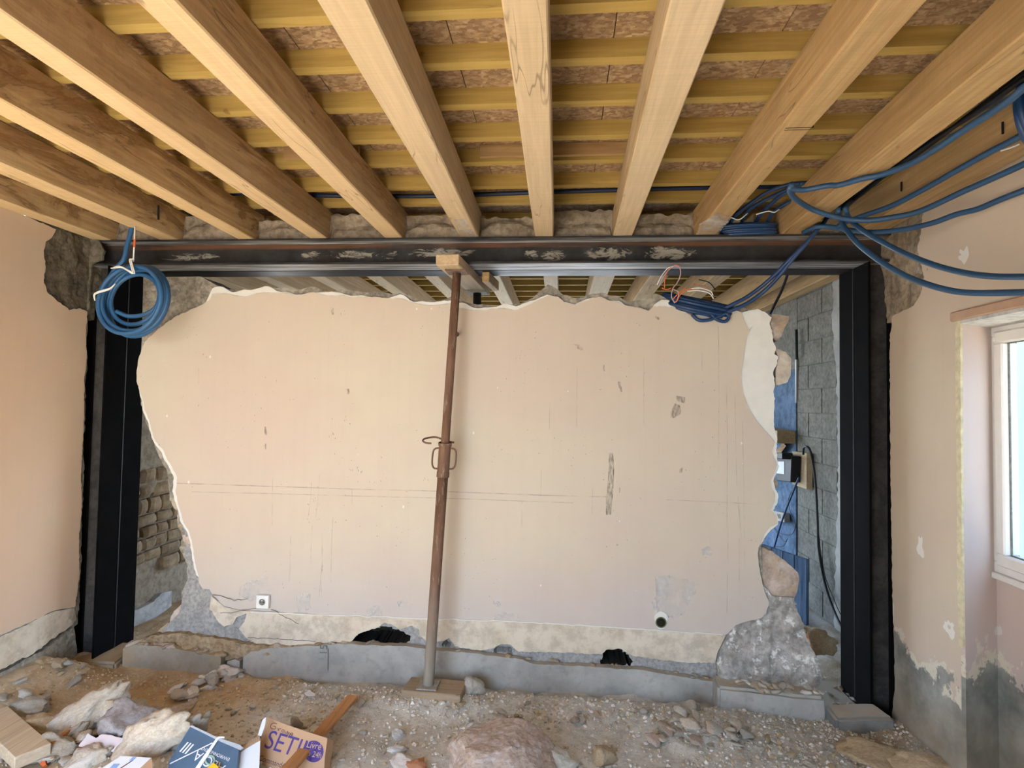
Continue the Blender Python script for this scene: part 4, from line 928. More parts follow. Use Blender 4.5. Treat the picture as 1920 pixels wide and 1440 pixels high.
# battens across the joists
rows = [1.35, 1.628, 1.889, 2.161, 2.439, 2.690, 2.996, 3.255]
kk = 0
for y in [-1.18, -0.90, -0.62, -0.34, -0.06, 0.22, 0.50, 0.78, 1.07] + rows + [3.62, 3.92, 4.20, 4.48, 4.76, 5.236, 5.519, 5.806, 6.093, 6.38, 6.66, 6.94, 7.22]:
    vis = y in rows; rear = y > 3.4
    xa, xb = (-3.05, 2.05) if rear else (-2.95, 1.80)
    bm = box((xa, y, ZJ), (xb, y+0.045, 2.8335)); bmesh.ops.subdivide_edges(bm, edges=[e for e in bm.edges if e.calc_length() > 1], cuts=20)
    for v in bm.verts:
        v.co.y += 0.006*nz((v.co.x*0.4, y*5, 0)); v.co.z += 0.002*nz((v.co.x*0.8, y*7, 2)) if v.co.z < 2.8 else 0
    nmr = {1.35: 'nearest to the camera in view', 1.628: 'second in view from the camera', 1.889: 'third in view', 2.161: 'fourth in view', 2.439: 'fifth in view', 2.690: 'sixth in view, with a brown board nailed on', 2.996: 'seventh in view', 3.255: 'last before the steel beam'}
    if vis: lab, gp = f'yellow batten across the joists, {nmr[y]}', 'yellow battens above the front joists'
    elif rear: lab, gp = ['first', 'second', 'third', 'fourth', 'fifth', 'sixth', 'seventh', 'eighth', 'ninth', 'tenth', 'eleventh', 'twelfth', 'thirteenth'][[3.62, 3.92, 4.20, 4.48, 4.76, 5.236, 5.519, 5.806, 6.093, 6.38, 6.66, 6.94, 7.22].index(y)]+' brown batten beyond the steel beam, counting away from it', 'battens beyond the steel beam'
    else: lab, gp = 'yellow batten over the joists above or behind the camera, ' + ['farthest back', 'second from the back', 'third from the back', 'fourth from the back', 'fifth from the back', 'sixth from the back', 'seventh from the back', 'eighth from the back', 'foremost', 'x', 'y', 'z'][[-1.18, -0.90, -0.62, -0.34, -0.06, 0.22, 0.50, 0.78, 1.07].index(y)], 'battens behind the camera'
    solid('roof_batten' if False else 'ceiling_batten', bm, M['batten'], lab, 'batten', gp)
for x0, x1, y0_, lab in ((-0.40, 0.39, 2.645, 'brown board nailed before a batten, crossing the middle joist'), (-1.36, -0.985, 2.62, 'short brown board end nailed before a batten left of the middle')):
    solid('nailed_board', box((x0, y0_, ZJ+0.006), (x1, y0_+0.022, 2.832), 0.001), M['batten_b'], lab, 'board')

# ================================================================== PROP, NEEDLE, PLANK
ndl = [Vector((-0.637, 3.085, 0)), Vector((-0.572, 3.96, 0))]
dv = (ndl[1]-ndl[0]).normalized(); sv = Vector((dv.y, -dv.x, 0))*0.066
P8 = [ndl[0]-sv, ndl[0]+sv, ndl[1]+sv, ndl[1]-sv]
solid('needle_timber', hexa([p+Vector((0, 0, 2.363)) for p in P8]+[p+Vector((0, 0, ZS-0.0005)) for p in P8], 0.004), M['offcut'], 'short pale timber held under the steel beam by the prop', 'timber')
solid('packing_block', hexa([Vector((x, y, z)) for z in (2.36, ZS-0.001) for x, y in ((-0.50, 3.50), (-0.455, 3.50), (-0.425, 3.78), (-0.47, 3.78))], 0.003), M['wood_r'], 'dark rough block beside the pale timber under the beam', 'block')
pb, pt = onY(803, 1288, 3.14), onY(857, 512, 3.235)
pb.z = 0.052; pt.z = 2.357
prop = thing('steel_prop', 'rusty adjustable steel prop standing before the pink wall', 'prop', pb)
ax = (pt-pb); Lp = ax.length; axn = ax/Lp
def along(t): return pb+axn*t
tc = (onY(828, 855, 3.18)-pb).dot(axn)
part('base_plate', box((pb.x-0.055, pb.y-0.055, pb.z-0.006), (pb.x+0.055, pb.y+0.055, pb.z+0.002), 0.001), M['prop_low'], prop)
part('outer_tube', lathe(pb, pt, [(0.002, 0.030), (tc-0.10, 0.030)], 20), M['prop'], prop, smooth=True, label='rusty lower tube, dusty grey towards the foot')
pcol = part('collar', lathe(pb, pt, [(tc-0.12, 0.0335), (tc-0.118, 0.036), (tc-0.09, 0.036), (tc-0.088, 0.034), (tc+0.055, 0.034), (tc+0.057, 0.038), (tc+0.07, 0.038), (tc+0.072, 0.033)], 20), M['prop'], prop)
part('inner_tube', lathe(pb, pt, [(tc+0.05, 0.0245), (Lp-0.006, 0.0245)], 20), M['prop'], prop, smooth=True)
part('head_plate', box((pt.x-0.06, pt.y-0.06, pt.z-0.002), (pt.x+0.06, pt.y+0.06, pt.z+0.005), 0.001), M['prop'], prop)
cc = along(tc)
for s in (-1, 1):
    u = Vector((s, 0, 0))
    pth = smooth_path([cc+u*0.030+axn*0.045, cc+u*0.055+axn*0.040, cc+u*0.066+axn*0.02, cc+u*0.067-axn*0.04, cc+u*0.055-axn*0.068, cc+u*0.030-axn*0.072], 5)
    part('handle', tube(pth, 0.0052, 7), M['prop'], pcol, smooth=True)
c2 = along(tc+0.085)
pth = smooth_path([c2+Vector((0.045, 0.03, -0.01)), c2+Vector((0.0, 0.02, 0.0)), c2+Vector((-0.06, 0.03, 0.018)), c2+Vector((-0.115, 0.015, 0.012)), c2+Vector((-0.125, -0.02, 0.0)), c2+Vector((-0.10, -0.045, -0.010)), c2+Vector((-0.07, -0.05, -0.012))], 6)
part('locking_pin', tube(pth, 0.0055, 7), M['prop'], prop, smooth=True)
part('collar_ring', tube([c2+Vector((math.cos(a)*0.036, math.sin(a)*0.036, -0.012+0.006*math.sin(a))) for a in [k*PI/10 for k in range(20)]], 0.005, 6, closed=True), M['prop'], pcol, smooth=True)
rp_ = thing('rear_prop', 'black steel prop behind the wall, only its head in view', 'prop', (-0.578, 3.83, 0.0))
part('tube', lathe((-0.578, 3.83, 0.0), (-0.578, 3.83, 2.355), [(0, 0.028), (2.355, 0.028)], 14), M['blacksteel'], rp_, smooth=True)
part('head_plate', box((-0.65, 3.77, 2.352), (-0.51, 3.89, 2.362), 0.001), M['prop_low'], rp_)
pl = [onZ(755, 1291, 0.045), onZ(866, 1296, 0.045)]
solid('timber_plank', hexa([(pl[0].x, 3.075, -0.03), (pl[1].x, 3.06, -0.03), (pl[1].x+0.01, 3.225, -0.03), (pl[0].x+0.01, 3.235, -0.03), (pl[0].x, 3.075, 0.045), (pl[1].x, 3.06, 0.045), (pl[1].x+0.01, 3.225, 0.045), (pl[0].x+0.01, 3.235, 0.045)], 0.004), M['offcut'] if False else m_wood('dusty plank', (0.44, 0.33, 0.22), (0.33, 0.24, 0.15), axis=0, pale_bottom=0), 'dusty short plank under the foot of the prop', 'plank')

# ================================================================== KERB BLOCKS
def kerb(name, top_px, bot_z, Yf, Yk, mat, label, seed, back_rise=0.0, x0=None, x1=None):
    tp = jag(top_px, 7, 1.2, seed, False); P = [onY(x, y, Yf) for x, y in tp]
    poly = [(p.x, p.z) for p in P] + [(P[-1].x, bot_z), (P[0].x, bot_z)]
    # front face, displaced, with a top running back
    Vv, Ff, mi = slab(dedup(poly, 0.002), placeY, Yf, Yk-Yf, 0.02, lambda u, v: 0.004*fbm((u, v, seed), 9, 4))
    return solid(name, (Vv, Ff, None), mat, label, 'kerb block', 'concrete kerb blocks along the foot of the wall')
kerb('concrete_kerb', [(456,1232),(470,1222),(520,1214),(640,1208),(760,1211),(800,1218),(880,1224),(973,1236),(1000,1245),(1100,1250),(1200,1256),(1273,1268),(1344,1279)], -0.16, 3.345, 3.388, M['concrete'], 'long grey concrete kerb along the middle of the wall foot', 71)
kerb('concrete_kerb', [(231,1216),(240,1208),(300,1212),(360,1222),(414,1232)], -0.16, 3.31, 3.388, M['concrete_d'], 'dirt covered concrete kerb left of the long one', 72)
kerb('concrete_kerb', [(426,1240),(440,1236),(450,1240)], -0.16, 3.345, 3.388, M['concrete'], 'narrow concrete piece between the left and long kerbs', 73)
def chunk_block(px_top_front, depth, zb, Yf, mat, label, seed, zback=0.0):
    P = [onY(x, y, Yf) for x, y in px_top_front]; bm = bmesh.new(); x0, x1 = P[0].x, P[-1].x
    pts = [(x0, Yf, zb), (x1, Yf+0.01, zb), (x1, Yf+depth, zb), (x0, Yf+depth, zb), (x0, Yf, P[0].z), (x1, Yf+0.01, P[-1].z), (x1-0.05, Yf+depth, P[-1].z+zback), (x0, Yf+depth, P[0].z+zback)]
    hexa(pts, 0, bm); bmesh.ops.bevel(bm, geom=bm.edges[:], offset=0.014, segments=2, affect='EDGES'); bmesh.ops.subdivide_edges(bm, edges=[e for e in bm.edges if e.calc_length() > 0.06], cuts=6, use_grid_fill=True)
    for v in bm.verts: v.co += Vector((0.006*nz(v.co, 9, seed), 0.006*nz(v.co, 11, seed+3), 0.008*nz(v.co, 10, seed+6)))
    return solid('concrete_block', bm, mat, label, 'kerb block', 'concrete kerb blocks along the foot of the wall')
chunk_block([(1346,1288),(1552,1312)], 0.13, -0.19, 3.235, M['concrete'], 'concrete block jutting forward right of the long kerb', 74, 0.012)
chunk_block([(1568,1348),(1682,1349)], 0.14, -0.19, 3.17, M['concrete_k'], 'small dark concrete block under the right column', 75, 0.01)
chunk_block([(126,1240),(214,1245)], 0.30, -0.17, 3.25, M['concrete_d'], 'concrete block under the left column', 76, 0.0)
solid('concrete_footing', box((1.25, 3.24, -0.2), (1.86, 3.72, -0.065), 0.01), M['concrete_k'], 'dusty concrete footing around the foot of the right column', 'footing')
bm = stone_mesh(301, 3, (0.14, 0.09, 0.03), 0.25, 3)

# ================================================================== WALL FITTINGS
def socket(nm, px, s, Y, mat, label, tilt=0.0, frame='front'):
    c = onY(px[0], px[1], Y)
    t = thing(nm, label, 'socket', (c.x, Y, c.z))
    t0 = t; t = part('cover', box((c.x-s/2, Y-0.028, c.z-s/2), (c.x+s/2, Y-0.002, c.z+s/2), 0.004, seg=2), mat, t)
    part('well', lathe((c.x, Y-0.0285, c.z), (c.x, Y-0.02, c.z), [(0, s*0.27), (0.0005, s*0.27)], 20), M['joint'], t)
    part('well_rim', tube([Vector((c.x+math.cos(a)*s*.275, Y-0.029, c.z+math.sin(a)*s*.275)) for a in [k*PI/12 for k in range(24)]], 0.0022, 6, closed=True), M['white'], t)
    for q in (-1, 1): part('contact', lathe((c.x+q*s*.11, Y-0.0305, c.z), (c.x+q*s*.11, Y-0.028, c.z), [(0, 0.003), (0.0025, 0.003)], 8), M['black'], t)
    part('earth_pin', lathe((c.x, Y-0.034, c.z+s*.13), (c.x, Y-0.028, c.z+s*.13), [(0, 0.003), (0.005, 0.003)], 8), M['pvc'], t)
    return t
socket('wall_socket', (496,1126), 0.078, YW, M['white'], 'white wall socket low on the pink wall, above the broken skirting')
hc = onY(1239, 1166, YW)
hb = thing('socket_hole', 'empty round box hole in filler on the pink wall', 'wall box', (hc.x, YW, hc.z))
part('filler', slab([(hc.x+math.cos(a)*0.036*(1+0.15*math.sin(3*a)), hc.z+0.012+math.sin(a)*0.05) for a in [k*PI/14 for k in range(28)]], placeY, YW-0.0075, 0.007, 0.02), [M['gypsum'], M['gypsum']], hb)
part('recess', lathe((hc.x, YW-0.0079, hc.z), (hc.x, YW-0.007, hc.z), [(0, 0.026), (0.0008, 0.026)], 24), M['dark'], hb)
part('box_rim', tube([Vector((hc.x+math.cos(a)*0.028, YW-0.009, hc.z+math.sin(a)*0.028)) for a in [k*PI/12 for k in range(24)]], 0.0035, 6, closed=True), m_plain('green grey box', (0.12, 0.14, 0.07), 0.6), hb)
nc = onY(858, 628, YW)
nail = thing('wall_hook', 'small rusty hook in the pink wall right of the prop', 'hook', nc)
part('shank', tube([nc, nc+Vector((0, -0.03, 0))], 0.005, 7), M['prop'], nail)
part('eye', tube([nc+Vector((math.cos(a)*0.011, -0.032, math.sin(a)*0.011)) for a in [k*PI/7 for k in range(14)]], 0.004, 6, closed=True), M['prop'], nail)
# rear right corner fittings
def onW(x, y, d=0.0): return onX(x, y, 2.095-d)
eb = thing('meter_board', 'wooden board with a black electrical unit on the block wall', 'electrical board', onW(1510, 920))
def wbox(px, d0, d1, bev=0.003):
    P = [onW(x, y) for x, y in px]; return hexa([(2.095-d0, p.y, p.z) for p in P]+[(2.095-d1, p.y, p.z) for p in P], bev)
part('board', wbox([(1496,908),(1524,918),(1524,850),(1496,846)], 0.0, 0.05), M['offcut'], eb)
eu = part('unit', wbox([(1484,902),(1512,905),(1514,856),(1486,852)], 0.05, 0.13, 0.006), M['black'], eb)
part('terminal_cover', wbox([(1478,858),(1512,862),(1512,850),(1482,850)], 0.11, 0.20, 0.004), M['black'], eu)
part('label_plate', wbox([(1484,888),(1500,890),(1500,866),(1486,866)], 0.13, 0.134, 0.0), M['blueink'] if False else M['paper'], eu)
def cable(nm, pts, r, mat, label, cat='cable', group=None, n=8, sides=8, parent=None):
    me = tube(smooth_path(pts, n), r, sides)
    if parent is not None: return part(nm, me, mat, parent, smooth=True)
    return solid(nm, me, mat, label, cat, group, smooth=True)
cable('power_lead', [onW(1506,852,.1), onW(1507,840,.11), onW(1514,838,.11), onW(1520,848,.09), onW(1526,880,.06), onW(1530,920,.05), onW(1533,980,.04), onW(1535,1030,.04), onW(1546,1090,.04), onW(1560,1135,.05), onW(1578,1175,.07), onW(1592,1190,.1)], 0.009, M['black'], 'thick black lead hanging from the meter board down the blocks', 'cable')
cable('power_lead', [onW(1498,895,.13), onW(1488,920,.12), onW(1474,955,.12), onW(1462,990,.12), onW(1452,1025,.12), onW(1447,1040,.1)], 0.008, M['navy'], 'dark blue lead hanging across the blue wall', 'cable')
cable('thin_wire', [onW(1488,915,.05), onW(1478,940,.04), onW(1487,975,.06), onW(1492,985,.08), onW(1484,1002,.08), onW(1464,1000,.07), onW(1452,990,.06), onW(1470,1015,.06), onW(1476,1010,.05), onW(1468,1024,.04), onW(1448,1024,.05)], 0.0028, M['black'], 'thin dark wire looping below the loose socket', 'wire')
cable('thin_wire', [onW(1535,1000,.03), onW(1541,1050,.03), onW(1550,1090,.03), onW(1562,1120,.03), onW(1575,1150,.03), onW(1590,1170,.05)], 0.003, M['black'], 'thin grey wire beside the thick black lead', 'wire')
sc = onW(1475, 969, .03); s2 = 0.055
st = thing('loose_socket', 'beige socket box hanging on the blue wall', 'socket', sc)
part('cover', wbox([(1465,976),(1486,980),(1485,962),(1466,958)], 0.02, 0.07, 0.004), m_plain('beige plastic', (0.36, 0.34, 0.29), 0.5), st)
part('well', wbox([(1471,972),(1479,973),(1479,965),(1471,964)], 0.07, 0.0708, 0.0), M['joint'], st)
tb = [onW(1440, 806), onW(1496, 812)]
solid('timber_block', wbox([(1448,824),(1492,832),(1492,808),(1448,801)], 0.0, 0.16, 0.003), M['offcut'], 'short timber block jutting from the rear wall behind the break', 'block')
solid('timber_brace', hexa([onW(1446,858,.02), onW(1452,866,.02), onW(1474,836,.02), onW(1468,830,.02), onW(1446,858,.06), onW(1452,866,.06), onW(1474,836,.06), onW(1468,830,.06)], 0.002), M['wood_l'], 'dark diagonal brace under the jutting timber block', 'brace')
solid('dark_gap_pipe', tube([onW(1493,618,.03), onW(1494,674,.03)], 0.012, 10), M['black'], 'black upright pipe standing in for a dark gap in the rear block wall', 'pipe')  # black tube put in for the dark gap above the slit
solid('slit_light_strip', wbox([(1493.9,755),(1494.5,755),(1495.3,674),(1493.4,674)], 0.0, 0.012, 0.0), M['white'], 'thin white strip painted in for daylight through the slit below the black pipe', 'strip')  # daylight through the slit, painted as a white strip
bp = [onW(1430,1018), onW(1519,1048)]
pn = [Vector((1.99, 5.35, 0)), Vector((1.78, 4.40, 0))]
A_, B_ = onP(1432, 1020, Vector((2.045, 4.46, 0)), Vector((0.88, 0.48, 0))), onP(1518, 1049, Vector((2.045, 4.46, 0)), Vector((0.88, 0.48, 0)))
t_ = Vector((0.88, 0.48, 0)).normalized()*0.03
panel = thing('leaning_board', 'weathered blue painted board leaning beside the broken wall', 'panel', (B_.x, B_.y, -0.05))
dd = (B_-A_); nb = 4
for k in range(nb):
    a, b = A_+dd*(k/nb), A_+dd*((k+1)/nb-0.012)
    a0_, b0_ = Vector((a.x, a.y, -0.08)), Vector((b.x, b.y, -0.08))
    part('plank', hexa([a0_, b0_, b0_-t_, a0_-t_, a, b, b-t_, a-t_], 0.002), M['bluepanel'], panel)
#NEXT
# ================================================================== BLUE CABLES
CR = 0.0125
def px3(l): return [onY(x, y, Y) for x, y, Y in l]
def pxc(l, zmax=2.568):     # kept below the joists
    o = []
    for x, y, Y in l:
        q = onZ(x, y, zmax); o.append(onY(x, y, min(Y, q.y) if 0 < q.y else Y))
    return o
cable('blue_cable', pxc([(1478,352,3.00),(1506,356,2.96),(1552,348,2.88),(1573,347,2.84),(1617,335,2.76),(1655,327,2.70),(1711,305,2.58),(1766,272,2.46),(1806,245,2.38),(1880,197,2.22),(1925,160,2.12),(1990,110,1.98)]), CR, M['blue_r'], 'topmost blue cable sweeping up right across the round edged joist', 'cable', 'loose blue cables at the right')
cable('blue_cable', pxc([(1484,346,2.99),(1481,359,2.97),(1492,373,2.94),(1522,392,2.90),(1557,404,2.86),(1590,411,2.82),(1630,413,2.77),(1671,408,2.71),(1725,396,2.62),(1806,359,2.46),(1860,335,2.36),(1925,305,2.24),(1990,270,2.12)]), CR, M['blue_r'], 'blue cable sagging below the joists then climbing right along the wall top', 'cable', 'loose blue cables at the right')
cable('blue_cable', pxc([(1572,424,3.05),(1588,416,2.98),(1617,405,2.90),(1671,386,2.78),(1725,359,2.67),(1806,313,2.51),(1860,283,2.41),(1901,262,2.32),(1925,248,2.26),(1990,210,2.12)]), CR, M['blue_r'], 'blue cable rising to the coil at the right edge', 'cable', 'loose blue cables at the right')
cable('blue_cable', pxc([(1506,436,3.20),(1530,426,3.14),(1552,425,3.10),(1590,431,3.02),(1630,435,2.94),(1671,433,2.86),(1711,427,2.78),(1752,417,2.70),(1793,402,2.61),(1833,392,2.53),(1874,375,2.44),(1925,355,2.32),(1990,330,2.16)]), CR, M['blue_r'], 'lowest rising blue cable wavering across the plaster to the right edge', 'cable', 'loose blue cables at the right')
cable('blue_cable', [onZ(1592,378,2.74), onZ(1584,384,2.67)] + pxc([(1572,394,3.02),(1576,413,2.96),(1590,435,2.90),(1611,459,2.83),(1638,481,2.75),(1671,503,2.66),(1711,523,2.56),(1766,541,2.43),(1820,549,2.31),(1925,548,2.08),(2000,545,1.92)]), CR, M['blue_r'], 'lower blue cable drooping in front of the beam corner', 'cable', 'loose blue cables at the right')
cable('blue_cable', [onZ(1604,372,2.74), onZ(1595,379,2.67)] + pxc([(1586,392,3.02),(1595,413,2.96),(1622,435,2.89),(1660,457,2.81),(1698,476,2.72),(1752,497,2.60),(1806,511,2.48),(1860,518,2.36),(1925,519,2.20),(2000,518,2.02)]), CR, M['blue_r'], 'upper blue cable drooping in front of the beam corner', 'cable', 'loose blue cables at the right')
for k, (o, l) in enumerate(((0, 'upper of two blue cables dropping from the beam to the wall top coil'), (7, 'lower of two blue cables dropping from the beam to the wall top coil'))):
    cable('blue_cable', px3([(1552,405,3.2),(1544,418,3.16),(1533,430,3.14),(1516,451,3.15),(1481+o*.3,486+o*.5,3.19),(1456+o*.5,512+o,3.24),(1428+o,537+o,3.30),(1400+o*.6,557+o*1.4,3.33),(1375,570+o*1.5,3.34),(1352,582+o,3.36)]), 0.011, M['navy'], l, 'cable', 'blue cables running to the coil on the broken wall')
cable('black_cable', [onZ(x, y, 2.80) for x, y in ((380,366),(433,363),(580,366),(735,368),(860,366),(1000,361),(1200,355),(1330,352),(1440,350),(1480,348))], 0.013, m_plain('blue black cable sheath', (0.012, 0.022, 0.055), 0.5, bump=0.0), 'dark cable lying over the joists just before the steel beam', 'cable')
cable('hanging_cable', [Vector((2.0, 3.72, 2.59))] + px3([(1478,500,3.75),(1476,516,3.78),(1465,546,3.84),(1452,572,3.9),(1444,588,3.95)]), 0.009, M['black'], 'black cord hanging behind the beam before the block wall', 'cable')
for k in range(6):
    r = random.Random(90+k); x = 1.40+0.035*k
    cable('black_cable', [Vector((x+r.uniform(-.02, .02)-0.02*(k % 3), y, 2.70+0.02*(k % 3)+r.uniform(-.012, .012))) for y in (3.3, 3.0, 2.6, 2.2, 1.8, 1.3, 0.8)], 0.009, M['black'] if k % 2 else M['navy'], ['leftmost', 'second', 'third', 'fourth', 'fifth', 'rightmost'][k]+' dark cable bundled in the last bay between the joists', 'cable', 'dark cables bundled in the last joist bay')
for k in range(4):
    r = random.Random(190+k); x = 0.95+0.07*k
    cable('tangled_cable', [Vector((x, 3.40, 2.64)), Vector((x+0.02, 3.25, 2.70+r.uniform(-.02, .02))), Vector((x+0.10+r.uniform(-.04, .04), 3.10, 2.745)), Vector((x+0.2, 3.02, 2.755)), Vector((1.2, 2.98, 2.75))], 0.010, M['navy'], ['leftmost', 'second', 'third', 'rightmost'][k]+' navy cable rising behind the coil lying on the beam', 'cable', 'cables rising from the coil on the beam')
cable('white_wire', px3([(1352,420,3.26),(1368,408,3.26),(1385,412,3.25),(1402,400,3.25)]), 0.003, M['white'], 'white wire over the coil on the beam, left', 'wire')
cable('white_wire', px3([(1418,402,3.22),(1440,396,3.22),(1452,398,3.22),(1462,392,3.23)]), 0.0035, M['white'], 'white wire above the coil on the beam, right', 'wire')

def coil(name, c, nrm, rad, n, wid, mat, label, seed, r=0.0115, flat=1.0, group=None, tail=None):
    """n loops of cable round the axis nrm"""
    t = thing(name, label, 'coil', c, group); rr = random.Random(seed); nrm = Vector(nrm).normalized()
    u = nrm.cross(Vector((0, 0, 1))) if abs(nrm.z) < 0.9 else Vector((1, 0, 0)); u.normalize(); v = nrm.cross(u)
    for k in range(n):
        off = (k-(n-1)/2)*wid/max(1, n-1); ra = rad*(1+rr.uniform(-.07, .05)); cu, cv = rr.uniform(-.05, .05)*rad, rr.uniform(-.06, .06)*rad; ph = rr.uniform(0, 6); tl = rr.uniform(-.04, .04)*rad
        pts = []
        for j in range(44):
            a = 2*PI*j/44; q = ra*(1+0.025*math.sin(2*a+ph))
            pts.append(Vector(c)+u*(q*math.cos(a)+cu)+v*(q*flat*math.sin(a)+cv)+nrm*(off+tl*math.sin(a+ph)))
        part('loop', tube(pts, r, 8, closed=True), mat, t, smooth=True)
    return t
lc = onY(251, 563, 3.05)
lcoil = coil('blue_cable_coil', lc, (-0.08, -1, 0.06), 0.193, 5, 0.075, M['blue'], 'blue cable coil hanging by a white cord under the left joists', 5, r=0.0125)
part('loop', tube([lc+Vector((math.cos(a)*0.150-0.02, 0.035+0.02*math.sin(a), math.sin(a)*0.150+0.012)) for a in [k*2*PI/40 for k in range(40)]], 0.0125, 8, closed=True), M['blue'], lcoil, smooth=True)
part('loop', tube(smooth_path([lc+Vector((0.12, 0.05, 0.04)), lc+Vector((0.10, 0.05, -0.03)), lc+Vector((0.03, 0.045, -0.075)), lc+Vector((-0.06, 0.04, -0.085)), lc+Vector((-0.13, 0.03, -0.06))], 8), 0.0125, 8), M['blue'], lcoil, smooth=True)
tp_ = onY(247, 425, 3.05)
part('tail', tube(smooth_path([onY(200, 530, 3.04), onY(216, 505, 3.04), onY(232, 487, 3.04), onY(238, 462, 3.05), onY(244, 440, 3.06), onY(250, 410, 3.08)], 8), 0.0125, 8), M['blue'], lcoil, smooth=True)
part('hanging_cord', tube([onY(253, 420, 3.04), onY(252, 455, 3.03), onY(250, 490, 3.02)], 0.0042, 7), M['white'], lcoil, smooth=True)
part('cord_label', tube([onY(252.5, 449, 3.032), onY(251.8, 464, 3.028)], 0.0052, 8), M['orange'], lcoil, label='orange tape on the cord')
for o in (0, 3):
    part('cord_tie', tube(smooth_path([onY(252-o, 486, 3.0), onY(246-o, 487, 2.99), onY(249-o, 500, 2.985), onY(252-o, 513, 2.99), onY(243-o, 508, 2.985), onY(232-o, 502, 2.99), onY(221-o, 499+o, 2.99), onY(211-o, 503, 2.995)], 6), 0.0036, 7), M['white'], lcoil, smooth=True)
bm = bmesh.new(); pa = smooth_path([onY(178, 564, 2.985), onY(177, 553, 2.98), onY(184, 548, 2.975), onY(198, 544, 2.975), onY(208, 540, 2.98), onY(216, 532, 2.99)], 6)
part('loose_strap', tube(pa, [0.002+0.005*math.sin(PI*min(1, (i+2)/(len(pa)+3))) for i in range(len(pa))], 7), M['white'], lcoil, smooth=True, label='loose white strap end')

cc_ = onY(1312, 573, 3.44)
wc = thing('wall_top_coil', 'dark blue cable coil with coloured wires lying on the broken wall top', 'coil', cc_)
rr2 = random.Random(3)
for k in range(11):
    pts = []; ph = rr2.uniform(0, 6); ox, oz, oy = rr2.uniform(-.02, .02), rr2.uniform(-.028, .028), rr2.uniform(-.03, .03)
    for j in range(40):
        a = 2*PI*j/40; lx = 0.185*math.cos(a)*(1+.05*math.sin(ph)); ly = 0.105*math.sin(a)
        x = lx; z = -0.21*lx+oz+0.020*math.sin(a)*1.6
        pts.append(cc_+Vector((x+ox, ly+oy, z)))
    part('loop', tube(pts, 0.0105, 7, closed=True), M['navy'], wc, smooth=True)
part('loop', tube(smooth_path(px3([(1298,590,3.36),(1310,600,3.35),(1328,600,3.345),(1345,594,3.345),(1362,588,3.345),(1366,596,3.345),(1358,603,3.345),(1342,598,3.345),(1332,586,3.345),(1327,576,3.35)]), 6), 0.0105, 7), M['navy'], wc, smooth=True)
for px, mt in (([(1236,536),(1243,520),(1254,506),(1264,499),(1274,502),(1276,515),(1270,530),(1262,540),(1259,556),(1265,568)], 'pinkwire'), ([(1246,540),(1247,522),(1254,505),(1266,497),(1275,500)], 'orange'), ([(1232,534),(1240,518),(1252,503),(1262,500)], 'white'),
               ([(1241,540),(1250,543),(1258,540)], 'orange'), ([(1282,540),(1270,552),(1262,562),(1268,566),(1276,552),(1288,543),(1300,542)], 'orange'), ([(1288,546),(1310,545),(1330,550),(1338,560)], 'white'), ([(1292,542),(1312,540),(1332,546),(1337,554)], 'white'),
               ([(1300,532),(1318,537),(1330,543)], 'terracotta'), ([(1262,542),(1272,548),(1270,562),(1264,568)], 'pinkwire'), ([(1310,524),(1330,530),(1342,544)], 'black')):
    part('wire', tube(smooth_path([onY(x, y, 3.31 if i % 2 else 3.315) for i, (x, y) in enumerate(px)], 6), 0.0032, 6), M[mt], wc, smooth=True, label={'orange': 'orange wire', 'white': 'white wire', 'pinkwire': 'pink grey wire'}.get(mt))
bc = onY(1403, 432, 3.33)
coil('beam_top_coil', (bc.x, 3.34, ZT+0.036), (0.0, -0.12, 1), 0.155, 6, 0.05, M['navy'], 'blue cable coil lying flat on the beam between two joists', 8, r=0.010, flat=0.34)
e_ = onY(1958, 212, 2.0)
coil('edge_coil', e_, (0.55, -1, 0.1), 0.105, 5, 0.06, M['navy'], 'blue cable coil hanging at the upper right edge', 9, r=0.0125, flat=1.1)
cable('white_tie', px3([(1876,283,2.22),(1895,277,2.2),(1912,270,2.17)]), 0.003, M['white'], 'white tie end beside the coil at the right edge', 'tie')
for px, z0_, lab in (([(297,372),(297,410)], 2.6, 'black bolt on the side of the second joist from the left'),):
    p = onX(297, 385, -2.372); q = onX(297, 412, -2.372)
    solid('steel_bracket', tube([p, q], 0.006, 6), M['black'], lab, 'bolt')
for px in ((1880,240), (1690,350)):
    q = onX(px[0], px[1], 1.612)
    solid('nail', tube([q+Vector((0, 0, .022)), q-Vector((0, 0, .022))], 0.004, 6), M['black'], 'black nail on the rightmost joist near the ' + ('right edge of view' if px[0] > 1800 else 'blue cables'), 'nail')

